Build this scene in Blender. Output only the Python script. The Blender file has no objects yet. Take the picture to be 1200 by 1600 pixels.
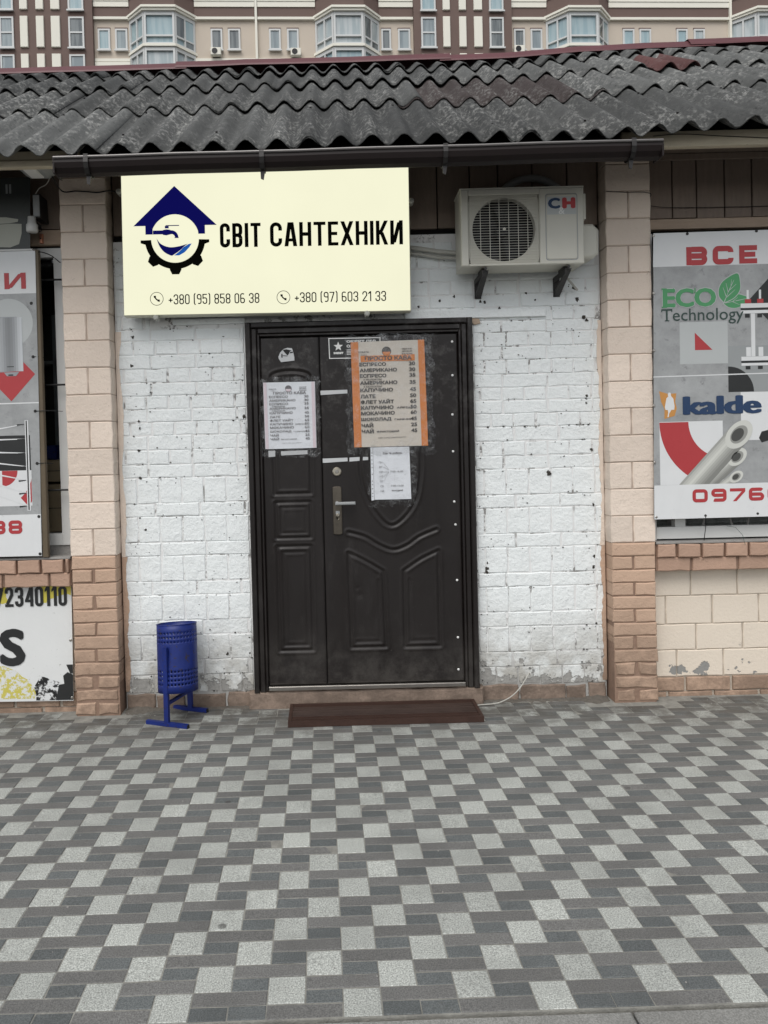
import bpy, math, random
import numpy as np
from mathutils import Matrix, Vector

random.seed(7); rng = random.Random(11)
PI = math.pi
scene = bpy.context.scene
C = scene.collection

# ------------------------------------------------------------------ camera
FPX, CX, CY, PITCH, ROLL, HCAM = 1144.0, 520.0, 720.3, .02, .025, 1.4526     # measured on the 1200 x 1600 photograph
cam = bpy.data.cameras.new('camera'); camo = bpy.data.objects.new('camera', cam); C.objects.link(camo)
cam.sensor_fit = 'AUTO'; cam.sensor_width = 36; cam.lens = FPX / 1600 * 36
cam.shift_x = (600 - CX) / 1600; cam.shift_y = -(800 - CY) / 1600
cam.clip_start = .05; cam.clip_end = 3000
_f = Vector((0, math.cos(PITCH), -math.sin(PITCH))); _u = Vector((0, math.sin(PITCH), math.cos(PITCH))); _r = Vector((1, 0, 0))
_c, _s = math.cos(ROLL), math.sin(ROLL)
_r2 = _c * _r - _s * _u; _u2 = _s * _r + _c * _u
camo.matrix_world = Matrix.Translation((0, 0, HCAM)) @ Matrix(((_r2.x, _u2.x, -_f.x), (_r2.y, _u2.y, -_f.y), (_r2.z, _u2.z, -_f.z))).to_4x4()
scene.camera = camo

# ------------------------------------------------------------------ world, sun, exposure (overcast)
SUN_EL, SUN_AZ = math.radians(54), math.radians(200)        # sun behind the photographer, a little to the left
world = bpy.data.worlds.new('World'); scene.world = world; world.use_nodes = True
nt = world.node_tree; nt.nodes.clear()
sky = nt.nodes.new('ShaderNodeTexSky'); sky.sky_type = 'NISHITA'; sky.sun_disc = False
sky.sun_elevation = SUN_EL; sky.sun_rotation = SUN_AZ; sky.air_density = 1.0; sky.dust_density = 1.0; sky.ozone_density = 1.0
hs = nt.nodes.new('ShaderNodeHueSaturation'); hs.inputs['Saturation'].default_value = .22
bg = nt.nodes.new('ShaderNodeBackground'); bg.inputs['Strength'].default_value = .11
wo = nt.nodes.new('ShaderNodeOutputWorld')
nt.links.new(sky.outputs[0], hs.inputs['Color']); nt.links.new(hs.outputs[0], bg.inputs[0]); nt.links.new(bg.outputs[0], wo.inputs[0])
sun = bpy.data.lights.new('sun', 'SUN'); sun.energy = 1.5; sun.angle = math.radians(45); sun.color = (1, .965, .925)
suno = bpy.data.objects.new('sun', sun); C.objects.link(suno)
_d = Vector((math.sin(SUN_AZ) * math.cos(SUN_EL), math.cos(SUN_AZ) * math.cos(SUN_EL), math.sin(SUN_EL)))
suno.rotation_euler = _d.to_track_quat('Z', 'Y').to_euler(); suno.location = (0, -3, 9)
vs = scene.view_settings
vs.view_transform = 'Standard'; vs.look = 'None'; vs.exposure = 0.52; vs.gamma = 1.0; vs.use_curve_mapping = False
scene.cycles.max_bounces = 6; scene.cycles.transparent_max_bounces = 12

# ------------------------------------------------------------------ materials
def lin(h):
    v = [int(h[i:i + 2], 16) / 255 for i in (0, 2, 4)]
    return tuple(c / 12.92 if c <= .04045 else ((c + .055) / 1.055) ** 2.4 for c in v)
class NT:
    def __init__(s, name):
        s.m = bpy.data.materials.new(name); s.m.use_nodes = True; s.t = s.m.node_tree; s.t.nodes.clear()
        s.out = s.n('OutputMaterial'); s.b = s.n('BsdfPrincipled'); s.l(s.b.outputs[0], s.out.inputs[0])
        s.geo = s.n('NewGeometry'); s.pos = s.geo.outputs['Position']
    def n(s, k): return s.t.nodes.new('ShaderNode' + k)
    def l(s, a, b): s.t.links.new(a, b)
    def val(s, inp, v):
        if hasattr(v, 'node'): s.l(v, inp)
        else: inp.default_value = v
    def noise(s, scale, detail=4, rough=.55, vec=None, dist=0):
        n = s.n('TexNoise'); n.inputs['Scale'].default_value = scale; n.inputs['Detail'].default_value = detail
        n.inputs['Roughness'].default_value = rough; n.inputs['Distortion'].default_value = dist
        s.l(vec or s.pos, n.inputs['Vector']); return n.outputs['Fac']
    def vor(s, scale, feat='F1', vec=None, rnd=1):
        n = s.n('TexVoronoi'); n.feature = feat; n.inputs['Scale'].default_value = scale; n.inputs['Randomness'].default_value = rnd
        s.l(vec or s.pos, n.inputs['Vector']); return n.outputs['Distance']
    def rng(s, v, a, b, c=0, d=1):
        n = s.n('MapRange'); n.interpolation_type = 'SMOOTHSTEP'
        for i, x in enumerate((v, a, b, c, d)): s.val(n.inputs[i], x)
        return n.outputs[0]
    def math(s, op, a, b=0):
        n = s.n('Math'); n.operation = op; s.val(n.inputs[0], a); s.val(n.inputs[1], b); return n.outputs[0]
    def mix(s, f, a, b, mode='MIX'):
        n = s.n('Mix'); n.data_type = 'RGBA'; n.blend_type = mode; s.val(n.inputs[0], f)
        for i, x in ((6, a), (7, b)):
            if hasattr(x, 'node'): s.l(x, n.inputs[i])
            else: n.inputs[i].default_value = (*x, 1)
        return n.outputs[2]
    def scale(s, v):
        n = s.n('VectorMath'); n.operation = 'MULTIPLY'; s.l(s.pos, n.inputs[0]); n.inputs[1].default_value = v; return n.outputs[0]
    def xyz(s):
        n = s.n('SeparateXYZ'); s.l(s.pos, n.inputs[0]); return n.outputs
    def rand(s): return s.n('ObjectInfo').outputs['Random']
    def bump(s, h, dist=.002, st=1):
        n = s.n('Bump'); n.inputs['Strength'].default_value = st; n.inputs['Distance'].default_value = dist
        s.l(h, n.inputs['Height']); s.l(n.outputs[0], s.b.inputs['Normal'])
    def fin(s, col, rough=.6, metal=0, spec=.5):
        if hasattr(col, 'node'): s.l(col, s.b.inputs['Base Color'])
        else: s.b.inputs['Base Color'].default_value = (*col, 1)
        s.val(s.b.inputs['Roughness'], rough); s.b.inputs['Metallic'].default_value = metal
        s.b.inputs['Specular IOR Level'].default_value = spec
        return s.m
def mul(c, k): return tuple(min(1, x * k) for x in c)
def basic(name, col, rough=.6, var=.12, scale=6, bump=0, bscale=80, metal=0, spec=.4, rnd=0, fleck=0, fcol=(.1, .09, .08), stretch=None):
    t = NT(name); vec = t.scale(stretch) if stretch else None
    c = t.mix(t.noise(scale, 6, .6, vec), mul(col, 1 - var), mul(col, 1 + var))
    if rnd: c = t.mix(1.0, c, t.mix(t.rand(), (1 - rnd,) * 3, (1 + rnd,) * 3), 'MULTIPLY')
    if fleck: c = t.mix(t.rng(t.noise(scale * 7, 6, .7, vec), 1 - fleck, 1.03 - fleck), c, fcol)
    if bump: t.bump(t.noise(bscale, 5, .6, vec), bump)
    return t.fin(c, rough, metal, spec)
def flatm(name, col, rough=.5, spec=.3): return NT(name).fin(col, rough, 0, spec)

def white_paint():
    t = NT('white_masonry_paint'); z = t.xyz()[2]
    c = t.mix(t.noise(2.2, 5), (.760, .790, .785), (.825, .852, .846))
    c = t.mix(t.rng(t.noise(9, 8, .7), .58, .74, 0, .35), c, (.60, .59, .56))
    c = t.mix(t.rng(t.noise(42, 6, .75), .685, .71, 0, .8), c, (.20, .19, .175))
    pit = t.math('MULTIPLY', t.rng(t.vor(19), .055, .08, 1, 0), t.rng(t.noise(4.3, 2), .53, .58))
    c = t.mix(pit, c, (.07, .065, .06))
    low = t.math('MULTIPLY', t.rng(z, .04, .62, 1, 0), 1.0)
    c = t.mix(t.math('MULTIPLY', low, t.rng(t.noise(7, 6, .65), .33, .62, .25, .85)), c, (.31, .285, .24))
    peel = t.rng(t.math('ADD', t.noise(13, 7, .62), t.rng(z, .07, .40, .10, -.26)), .575, .60)
    c = t.mix(peel, c, t.mix(t.noise(40, 4), (.24, .235, .22), (.36, .35, .33)))
    t.bump(t.math('ADD', t.math('ADD', t.noise(55, 5, .65), t.math('MULTIPLY', t.noise(14, 4), 1.6)), t.math('MULTIPLY', peel, -.6)), .0060)
    return t.fin(c, .72, 0, .25)
def wall_joint():
    t = NT('painted_mortar'); z = t.xyz()[2]
    c = t.mix(t.noise(5, 5), (.68, .68, .67), (.80, .80, .79))
    crack = t.math('MULTIPLY', t.rng(t.noise(24, 6, .7), .50, .56), t.rng(t.noise(5.1, 3), .46, .58))
    c = t.mix(t.math('MULTIPLY', crack, .8), c, (.12, .112, .10))
    c = t.mix(t.math('MULTIPLY', t.rng(z, .1, .4, 1, 0), .75), c, (.22, .21, .19))
    t.bump(t.noise(70, 5), .003)
    return t.fin(c, .85, 0, .2)
def block_paint(name, col, dirt=.25, gz=.30):
    t = NT(name); z = t.xyz()[2]
    c = t.mix(t.noise(3, 6), mul(col, .90), mul(col, 1.06))
    c = t.mix(1.0, c, t.mix(t.rand(), (.90,) * 3, (1.06,) * 3), 'MULTIPLY')
    c = t.mix(t.rng(t.noise(21, 7, .75), .64, .70, 0, dirt * 2), c, mul(col, .38))
    c = t.mix(t.math('MULTIPLY', t.rng(z, .0, gz * 1.5, 1, 0), t.rng(t.noise(7, 7, .72), .30, .60, .12, .85)), c, mul(col, .40))
    t.bump(t.math('ADD', t.noise(65, 6, .65), t.math('MULTIPLY', t.noise(17, 4), 1.2)), .0045)
    return t.fin(c, .75, 0, .25)
def patched_paint(name, col):
    t = NT(name); z = t.xyz()[2]
    c = t.mix(t.noise(3, 6), mul(col, .93), mul(col, 1.05))
    c = t.mix(t.rng(t.noise(24, 7, .75), .66, .71, 0, .5), c, mul(col, .4))
    pm = t.rng(t.math('ADD', t.noise(8.5, 5, .55), t.math('MULTIPLY', t.rng(z, .12, .30, 1, 0), .09)), .675, .685)
    pm = t.math('MULTIPLY', pm, t.rng(z, .26, .30, 1, 0))
    c = t.mix(pm, c, (.27, .265, .25))
    t.bump(t.math('ADD', t.noise(60, 6, .65), t.math('MULTIPLY', pm, -.8)), .0028)
    return t.fin(c, .75, 0, .25)
def paver_mat(name, col, speck, var):
    t = NT(name); y = t.xyz()[1]
    c = t.mix(t.rng(t.noise(230, 3, .6), .3, .7), mul(col, 1 - speck), mul(col, 1 + speck))
    c = t.mix(1.0, c, t.mix(t.rand(), (1 - var,) * 3, (1 + var,) * 3), 'MULTIPLY')
    c = t.mix(t.rng(t.noise(2.2, 7, .7), .40, .72, 0, .60), c, mul(col, .60))
    c = t.mix(t.rng(t.noise(11, 7, .75), .56, .74, 0, .5), c, (.15, .145, .13))
    c = t.mix(t.rng(t.noise(31, 6, .75), .655, .70, 0, .75), c, (.055, .052, .047))
    c = t.mix(t.math('MULTIPLY', t.rng(t.vor(4.2), .045, .065, .75, 0), t.rng(t.noise(1.7, 2), .48, .55)), c, (.05, .048, .045))     # trodden gum
    c = t.mix(t.math('MULTIPLY', t.rng(y, 2.6, 4.0, 0, .45), t.rng(t.noise(3.5, 7, .7), .30, .66)), c, (.115, .112, .102))
    # dust and soil lying along the foot of the wall
    c = t.mix(t.math('MULTIPLY', t.rng(y, 3.45, 4.0, 0, .9), t.rng(t.noise(8, 7, .7), .36, .60)), c, (.085, .08, .07))
    t.bump(t.math('ADD', t.noise(300, 3, .6), t.noise(40, 4)), .0016)
    return t.fin(c, t.rng(t.noise(6, 4), .3, .7, .55, .8), 0, .4)
def sheet_mat(name, col, lich):
    t = NT(name); v = t.scale((1, .35, .35))
    c = t.mix(t.noise(3.5, 6, .65, v), mul(col, .45), mul(col, 1.5))
    c = t.mix(t.math('MULTIPLY', t.rng(t.noise(60, 7, .74, v), .46, .64, 0, lich), t.rng(t.noise(5, 5, .65, v), .40, .62, .10, 1)), c, (.30, .30, .285))
    c = t.mix(t.rng(t.noise(30, 6, .7), .58, .66, 0, .8), c, mul(col, .35))
    c = t.mix(1.0, c, t.mix(t.rand(), (.78,) * 3, (1.22,) * 3), 'MULTIPLY')
    t.bump(t.noise(90, 6, .7), .003)
    return t.fin(c, .85, 0, .3)
def door_mat():
    t = NT('dark_door_steel'); v = t.scale((1, 1, .3)); z = t.xyz()[2]
    c = t.mix(t.noise(7, 6, .6, v), (.0085, .0064, .0058), (.0145, .0112, .0102))
    c = t.mix(t.rng(t.noise(9, 7, .7, v), .54, .75, 0, .5), c, (.040, .036, .034))
    c = t.mix(t.rng(t.noise(95, 3, .7), .715, .75, 0, .7), c, (.16, .15, .14))
    c = t.mix(t.math('MULTIPLY', t.rng(z, 1.2, 1.9, 0, .55), t.rng(t.noise(12, 7, .75), .50, .66)), c, (.075, .070, .066))
    c = t.mix(t.math('MULTIPLY', t.rng(z, .12, .5, .5, 0), t.rng(t.noise(6, 7, .75), .38, .66)), c, (.085, .078, .07))
    t.bump(t.noise(45, 5, .6), .0005)
    return t.fin(c, t.rng(t.noise(5, 6, .65, v), .3, .7, .34, .56), 0, .36)
def banner_concrete(name, k=1):
    t = NT(name)
    c = t.mix(t.noise(6, 8, .72), mul((.15, .155, .155), k), mul((.50, .51, .51), k))
    c = t.mix(t.rng(t.noise(20, 7, .7), .56, .72, 0, .6), c, mul((.14, .14, .14), k))
    t.bump(t.noise(4, 3), .004)
    return t.fin(c, .42, 0, .4)
def vinyl(name, col):
    t = NT(name); c = t.mix(t.noise(7, 5), mul(col, .93), mul(col, 1.03))
    c = t.mix(t.rng(t.noise(18, 7, .75), .64, .72, 0, .35), c, mul(col, .45))
    t.bump(t.noise(5, 4, .5, t.scale((1, 1, .5))), .007)
    return t.fin(c, .42, 0, .4)
def glassm(name, tint, rough=.03):
    t = NT(name); tr = t.n('BsdfTransparent'); tr.inputs[0].default_value = (*tint, 1)
    gl = t.n('BsdfGlossy'); gl.inputs['Roughness'].default_value = rough
    fr = t.n('Fresnel'); fr.inputs[0].default_value = 1.5; mx = t.n('MixShader')
    t.l(fr.outputs[0], mx.inputs[0]); t.l(tr.outputs[0], mx.inputs[1]); t.l(gl.outputs[0], mx.inputs[2])
    t.l(mx.outputs[0], t.out.inputs[0]); return t.m
def filmm():
    t = NT('clear_film'); tr = t.n('BsdfTransparent'); tr.inputs[0].default_value = (.93, .93, .93, 1)
    gl = t.n('BsdfGlossy'); gl.inputs['Roughness'].default_value = .16
    bp = t.n('Bump'); bp.inputs['Distance'].default_value = .004; t.l(t.noise(38, 5, .7, t.scale((1, 1, .6)), 1.2), bp.inputs['Height']); t.l(bp.outputs[0], gl.inputs['Normal'])
    mx = t.n('MixShader'); t.l(t.rng(t.noise(30, 5, .7), .42, .82, .02, .26), mx.inputs[0])
    t.l(tr.outputs[0], mx.inputs[1]); t.l(gl.outputs[0], mx.inputs[2]); t.l(mx.outputs[0], t.out.inputs[0]); return t.m
def emit(name, col, st):
    t = NT(name); v = t.mix(t.noise(1.6, 3), mul(col, .92), mul(col, 1.05))
    e = t.n('Emission'); t.l(v, e.inputs[0]); e.inputs[1].default_value = st; t.l(e.outputs[0], t.out.inputs[0]); return t.m

M = {}
M['white'] = white_paint(); M['joint'] = wall_joint()
M['peach'] = block_paint('peach_block_paint', (.77, .655, .555)); M['ochre'] = block_paint('ochre_brick_paint', (.53, .37, .27), .55, .45)
M['ledge'] = block_paint('terracotta_brick', (.46, .305, .225), .5); M['cream'] = patched_paint('cream_block_paint', (.72, .635, .53))
M['peachjoint'] = basic('peach_joint', (.42, .335, .275), .85, .35, 14, .003, 70); M['ochrejoint'] = basic('ochre_joint', (.25, .165, .12), .85, .4, 14, .003, 70)
M['creamjoint'] = basic('cream_joint', (.46, .40, .33), .85, .35, 14, .003, 70)
M['plinth'] = block_paint('ochre_plinth', (.31, .235, .185), .9, .34)
M['concrete'] = basic('grey_concrete', (.27, .26, .245), .85, .3, 7, .004, 60, fleck=.36)
M['paver_light'] = paver_mat('light_concrete_paver', (.405, .42, .392), .45, .10)
M['paver_dark'] = paver_mat('dark_concrete_paver', (.116, .126, .126), .34, .13)
M['paver_brown'] = paver_mat('brown_concrete_paver', (.153, .152, .146), .32, .12)
M['bed'] = basic('sand_bed', (.25, .245, .22), .95, .6, 22, .004, 200)
M['kerb'] = paver_mat('kerb_concrete', (.25, .25, .235), .3, .04)
M['asphalt'] = basic('asphalt', (.05, .05, .05), .9, .25, 5, .004, 300)
M['soil'] = basic('soil', (.12, .108, .092), .95, .5, 40, .006, 120)
M['sheets'] = [sheet_mat('asbestos_sheet_grey', (.074, .076, .074), .85), sheet_mat('asbestos_sheet_pale', (.100, .103, .100), .95),
               sheet_mat('asbestos_sheet_dark', (.060, .062, .061), .75), sheet_mat('asbestos_sheet_reddish', (.058, .046, .044), .6), sheet_mat('asbestos_sheet_red', (.10, .045, .043), .3)]
M['ridge'] = basic('red_ridge_metal', (.105, .030, .035), .5, .25, 5, .001, 40, spec=.5)
M['gutter'] = basic('brown_gutter', (.014, .009, .0085), .5, .2, 6, spec=.25)
M['gutlip'] = basic('gutter_bead', (.19, .18, .175), .35, .2, 9, metal=.3)  # paler than the gutter: the lip's highlight is put into the bead colour
M['plank'] = basic('grey_brown_plank', (.235, .185, .15), .7, .22, 9, .0015, 60, rnd=.10, stretch=(6, 6, 1), fleck=.30, fcol=(.1, .075, .06))
M['plankback'] = flatm('gap_black', (.008, .007, .006), .9)
M['beam'] = basic('ochre_beam', (.42, .32, .24), .7, .18, 7, .0015, 60, stretch=(1, 6, 6), fleck=.33, fcol=(.16, .12, .09))
M['fascia'] = basic('pale_fascia_wood', (.50, .44, .33), .7, .25, 7, .002, 60, stretch=(.5, 5, 5), fleck=.36, fcol=(.17, .13, .08))
M['door'] = door_mat(); M['doorframe'] = door_mat(); M['chip'] = basic('exposed_dark_mortar', (.045, .04, .034), .9, .6, 60); M['hole'] = flatm('black_void', (.004, .004, .004), .9)
M['steel'] = basic('brushed_steel', (.42, .40, .37), .32, .2, 20, metal=1)
M['brass'] = basic('aged_nickel', (.50, .46, .38), .35, .2, 20, metal=1)
M['plate'] = basic('worn_bronze_plate', (.16, .14, .115), .3, .35, 25, metal=.9)
M['darksteel'] = basic('dark_steel', (.035, .033, .032), .45, .3, 12, metal=.4)
M['plastic'] = basic('ivory_plastic', (.56, .545, .475), .42, .09, 4, .0003, 90, fleck=.27, fcol=(.3, .28, .22))
M['plasticd'] = basic('grey_plastic', (.30, .31, .31), .45, .1, 6)
M['fan'] = basic('fan_black', (.005, .005, .006), .4, .2, 5)
M['blue'] = basic('blue_enamel', (.006, .019, .145), .45, .45, 7, .0012, 40, spec=.4, fleck=.40, fcol=(.03, .02, .015))
M['rust'] = basic('rusty_brown_metal', (.052, .027, .020), .55, .4, 14, .0012, 90, metal=.2, fleck=.40, fcol=(.025, .015, .012))
M['olive'] = basic('olive_brown_steel', (.115, .088, .055), .5, .25, 9, .001, 60)
M['matdark'] = basic('worn_mat_slat', (.070, .047, .040), .42, .45, 7, .001, 90, metal=.3)
M['paper'] = basic('white_paper', (.76, .785, .82), .35, .04, 5, .0012, 25); M['paperpink'] = flatm('pale_pink_print', (.72, .62, .66), .35)
M['beigepaper'] = basic('beige_paper', (.60, .55, .48), .3, .08, 6, .0018, 22); M['orange'] = basic('orange_print', (.62, .215, .06), .3, .12, 8, .0018, 22)
M['ink'] = flatm('black_ink', (.012, .012, .012)); M['inkgrey'] = flatm('faded_ink', (.16, .155, .16)); M['inkw'] = flatm('white_print', (.72, .72, .70)); M['inkmid'] = flatm('grey_ink', (.10, .095, .09))
M['film'] = filmm(); M['tape'] = basic('white_tape', (.52, .53, .535), .4, .1, 8)
M['red'] = vinyl('red_print', (.42, .045, .05)); M['vinyl'] = vinyl('white_vinyl', (.70, .71, .71)); M['conc'] = banner_concrete('grey_concrete_print')
M['green'] = vinyl('green_print', (.075, .29, .12)); M['greend'] = vinyl('dark_green_print', (.03, .06, .05)); M['navy'] = vinyl('navy_print', (.018, .045, .11))
M['lgrey'] = vinyl('light_grey_print', (.46, .48, .475)); M['mgrey'] = vinyl('mid_grey_print', (.30, .315, .315)); M['bprint'] = vinyl('black_print', (.022, .023, .023))
M['pipe'] = vinyl('pipe_print', (.40, .405, .375)); M['piped'] = vinyl('pipe_shadow_print', (.20, .20, .185)); M['pipel'] = vinyl('pipe_light_print', (.58, .59, .555)); M['orangep'] = vinyl('orange_logo_print', (.55, .26, .07))
M['dgrey'] = vinyl('charcoal_poster', (.045, .05, .048)); M['toilet'] = vinyl('toilet_print', (.38, .385, .33))
M['heater'] = vinyl('silver_print', (.30, .315, .33)); M['heaterl'] = vinyl('silver_light_print', (.50, .515, .52))
def brush(name, col):
    t = NT(name); v = t.scale((1, 1, 1))
    f = t.rng(t.noise(38, 6, .7), .47, .53); c = t.mix(f, (.66, .67, .665), col); return t.fin(c, .45, 0, .35)
M['yellow'] = vinyl('yellow_print', (.60, .52, .085)); M['yellowb'] = brush('yellow_brush_print', (.55, .49, .10)); M['blackb'] = brush('black_splatter_print', (.015, .015, .015))
M['board'] = basic('scuffed_white_board', (.68, .69, .68), .5, .05, 5, .001, 30, fleck=.34, fcol=(.42, .42, .40))
M['upvc'] = basic('white_window_profile', (.62, .62, .60), .4, .08, 5, fleck=.30, fcol=(.3, .27, .22))
M['glass'] = glassm('window_glass', (.93, .95, .95)); M['room'] = basic('dark_room', (.055, .048, .042), .9, .4, 2)
M['card'] = basic('cardboard', (.45, .32, .20), .8, .12, 5, .0006, 90); M['cardtape'] = flatm('dark_goods', (.02, .02, .025), .5)
M['cable'] = flatm('black_cable', (.012, .012, .012), .5); M['wcable'] = basic('white_cable', (.42, .41, .37), .5, .12, 30); M['copper'] = basic('copper_strip', (.65, .30, .2), .35, .2, 20, metal=.8)
M['signface'] = emit('backlit_cream_panel', (.91, .90, .67), .71); M['signcase'] = basic('cream_sign_edge', (.62, .61, .50), .4, .05)
M['signink'] = flatm('sign_black_film', (.008, .008, .006), .7, 0); M['signblue'] = emit('backlit_navy_film', (.0035, .0035, .068), .9); M['signblue2'] = emit('backlit_blue_film', (.012, .075, .30), .9)
M['knob'] = basic('frosted_plastic', (.40, .40, .36), .3, .1)
M['abrown'] = basic('brown_facade', (.150, .103, .088), .8, .08, .8); M['abeige'] = basic('beige_facade', (.55, .48, .40), .85, .06, .7, .004, 30)
M['acream'] = basic('cream_facade', (.78, .76, .67), .8, .05, .6); M['aframe'] = flatm('white_frame', (.60, .61, .60), .4)
def panem(name, col, col2):
    t = NT(name); c = t.mix(t.rng(t.noise(.9, 3, .5, t.scale((4, 1, .35))), .4, .6), col, col2); t.b.inputs['Coat Weight'].default_value = .5
    return t.fin(c, .06, 0, .9)
M['panes'] = [panem('pane_sky_blue', (.26, .37, .40), (.34, .44, .46)), panem('pane_dark', (.07, .085, .088), (.16, .18, .18)), panem('pane_curtain', (.32, .38, .39), (.46, .50, .50)), panem('pane_grey', (.18, .22, .235), (.28, .33, .34))]

# ------------------------------------------------------------------ building blocks
WL = {}
def place(o, parent=None):
    C.objects.link(o)
    WL[o.name] = o.location.copy()
    if parent is not None:
        o.parent = parent; o.matrix_parent_inverse = Matrix.Translation(-WL[parent.name])
    return o
def tag(o, label=None, cat=None, group=None, kind=None):
    for k, v in (('label', label), ('category', cat), ('group', group), ('kind', kind)):
        if v: o[k] = v
    return o
def thing(name, label, cat, loc, group=None):
    o = bpy.data.objects.new(name, None); o.empty_display_size = .05; o.location = loc; place(o); return tag(o, label, cat, group)
class MB:
    def __init__(s, mtx=None): s.v = []; s.f = []; s.mi = []; s.mtx = mtx; s.cur = 0
    def add(s, vs_, fs):
        b = len(s.v); s.v += [tuple(v) for v in vs_]
        for f in fs: s.f.append(tuple(i + b for i in f)); s.mi.append(s.cur)
        return s
    def box(s, x0, x1, y0, y1, z0, z1):
        return s.add([(x0, y0, z0), (x1, y0, z0), (x1, y1, z0), (x0, y1, z0), (x0, y0, z1), (x1, y0, z1), (x1, y1, z1), (x0, y1, z1)],
                     [(0, 3, 2, 1), (4, 5, 6, 7), (0, 1, 5, 4), (1, 2, 6, 5), (2, 3, 7, 6), (3, 0, 4, 7)])
    def bbox(s, x0, x1, y0, y1, z0, z1, c=.004):        # box with chamfered front (towards -Y) edges
        return s.prism_y([(x0, z0), (x1, z0), (x1, z1), (x0, z1)], y0, y1, c)
    def prism_y(s, poly, y0, y1, c=0):                   # polygon in (x,z), CCW from the front, front at y0
        n = len(poly); cx = sum(p[0] for p in poly) / n; cz = sum(p[1] for p in poly) / n
        if c:
            inn = []
            for i in range(n):
                a, b, d = poly[i - 1], poly[i], poly[(i + 1) % n]
                e1 = (b[0] - a[0], b[1] - a[1]); e2 = (d[0] - b[0], d[1] - b[1])
                l1 = math.hypot(*e1) or 1; l2 = math.hypot(*e2) or 1
                nx = -e1[1] / l1 - e2[1] / l2; nz = e1[0] / l1 + e2[0] / l2; l = math.hypot(nx, nz) or 1
                inn.append((b[0] + nx / l * c * 1.2, b[1] + nz / l * c * 1.2))
            V = [(x, y0, z) for x, z in inn] + [(x, y0 + c, z) for x, z in poly] + [(x, y1, z) for x, z in poly]
            F = [tuple(range(n))] + [(i, n + i, n + (i + 1) % n, (i + 1) % n) for i in range(n)] + [(n + i, 2 * n + i, 2 * n + (i + 1) % n, n + (i + 1) % n) for i in range(n)]
        else:
            V = [(x, y0, z) for x, z in poly] + [(x, y1, z) for x, z in poly]
            F = [tuple(range(n))] + [(i, n + i, n + (i + 1) % n, (i + 1) % n) for i in range(n)] + [tuple(range(2 * n - 1, n - 1, -1))]
        return s.add(V, F)
    def flat(s, poly, y): return s.add([(x, y, z) for x, z in poly], [tuple(range(len(poly)))])
    def tube(s, path, r, n=8, cap=True):
        P = [Vector(p) for p in path]; rs = r if isinstance(r, (list, tuple)) else [r] * len(P); V = []; F = []
        for i, p in enumerate(P):
            t = (P[min(i + 1, len(P) - 1)] - P[max(i - 1, 0)]).normalized()
            a = t.cross(Vector((0, 0, 1)))
            if a.length < .05: a = t.cross(Vector((0, 1, 0)))
            a.normalize(); b = a.cross(t)
            for k in range(n):
                th = 2 * PI * k / n; V.append(p + (a * math.cos(th) + b * math.sin(th)) * rs[i])
        for i in range(len(P) - 1):
            for k in range(n): F.append((i * n + k, (i + 1) * n + k, (i + 1) * n + (k + 1) % n, i * n + (k + 1) % n))
        if cap: F.append(tuple(range(n))); F.append(tuple(range(len(V) - 1, len(V) - 1 - n, -1)))
        return s.add(V, F)
    def disc_y(s, cx, cz, r, y0, y1, n=16, c=0):
        return s.prism_y([(cx + r * math.cos(2 * PI * k / n), cz + r * math.sin(2 * PI * k / n)) for k in range(n)], y0, y1, c)
    def build(s, name, mat, parent=None, smooth=False, weld=False):
        if weld:
            key = {}; idx = []; nv = []
            for p in s.v:
                k = tuple(round(c_, 5) for c_ in p)
                if k not in key: key[k] = len(nv); nv.append(p)
                idx.append(key[k])
            s.v = nv; s.f = [tuple(idx[i] for i in f) for f in s.f]
        v = s.v
        if s.mtx is not None: v = [tuple(s.mtx @ Vector(p)) for p in v]
        me = bpy.data.meshes.new(name); me.from_pydata(v, [], s.f)
        for m in (mat if isinstance(mat, list) else [mat]): me.materials.append(m)
        if isinstance(mat, list): me.polygons.foreach_set('material_index', s.mi)
        if smooth: me.polygons.foreach_set('use_smooth', [True] * len(me.polygons))
        me.update(); return place(bpy.data.objects.new(name, me), parent)
def arc(cx, cz, r, a0, a1, n=12, rz=None):
    return [(cx + r * math.cos(math.radians(a0 + (a1 - a0) * k / n)), cz + (rz or r) * math.sin(math.radians(a0 + (a1 - a0) * k / n))) for k in range(n + 1)]
def rot2(pts, ang, c): 
    a, b = math.cos(ang), math.sin(ang); return [(c[0] + (x - c[0]) * a - (z - c[1]) * b, c[1] + (x - c[0]) * b + (z - c[1]) * a) for x, z in pts]
_tc = {}
def glyphs(body):
    if body not in _tc:
        cu = bpy.data.curves.new('t', 'FONT'); cu.body = body; cu.resolution_u = 3
        o = bpy.data.objects.new('t', cu); C.objects.link(o)
        dg = bpy.context.evaluated_depsgraph_get(); me = bpy.data.meshes.new_from_object(o.evaluated_get(dg))
        V = [(v.co.x, v.co.y) for v in me.vertices]; F = [tuple(p.vertices) for p in me.polygons]
        bpy.data.objects.remove(o); bpy.data.curves.remove(cu); bpy.data.meshes.remove(me); _tc[body] = (V, F)
    return _tc[body]
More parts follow.
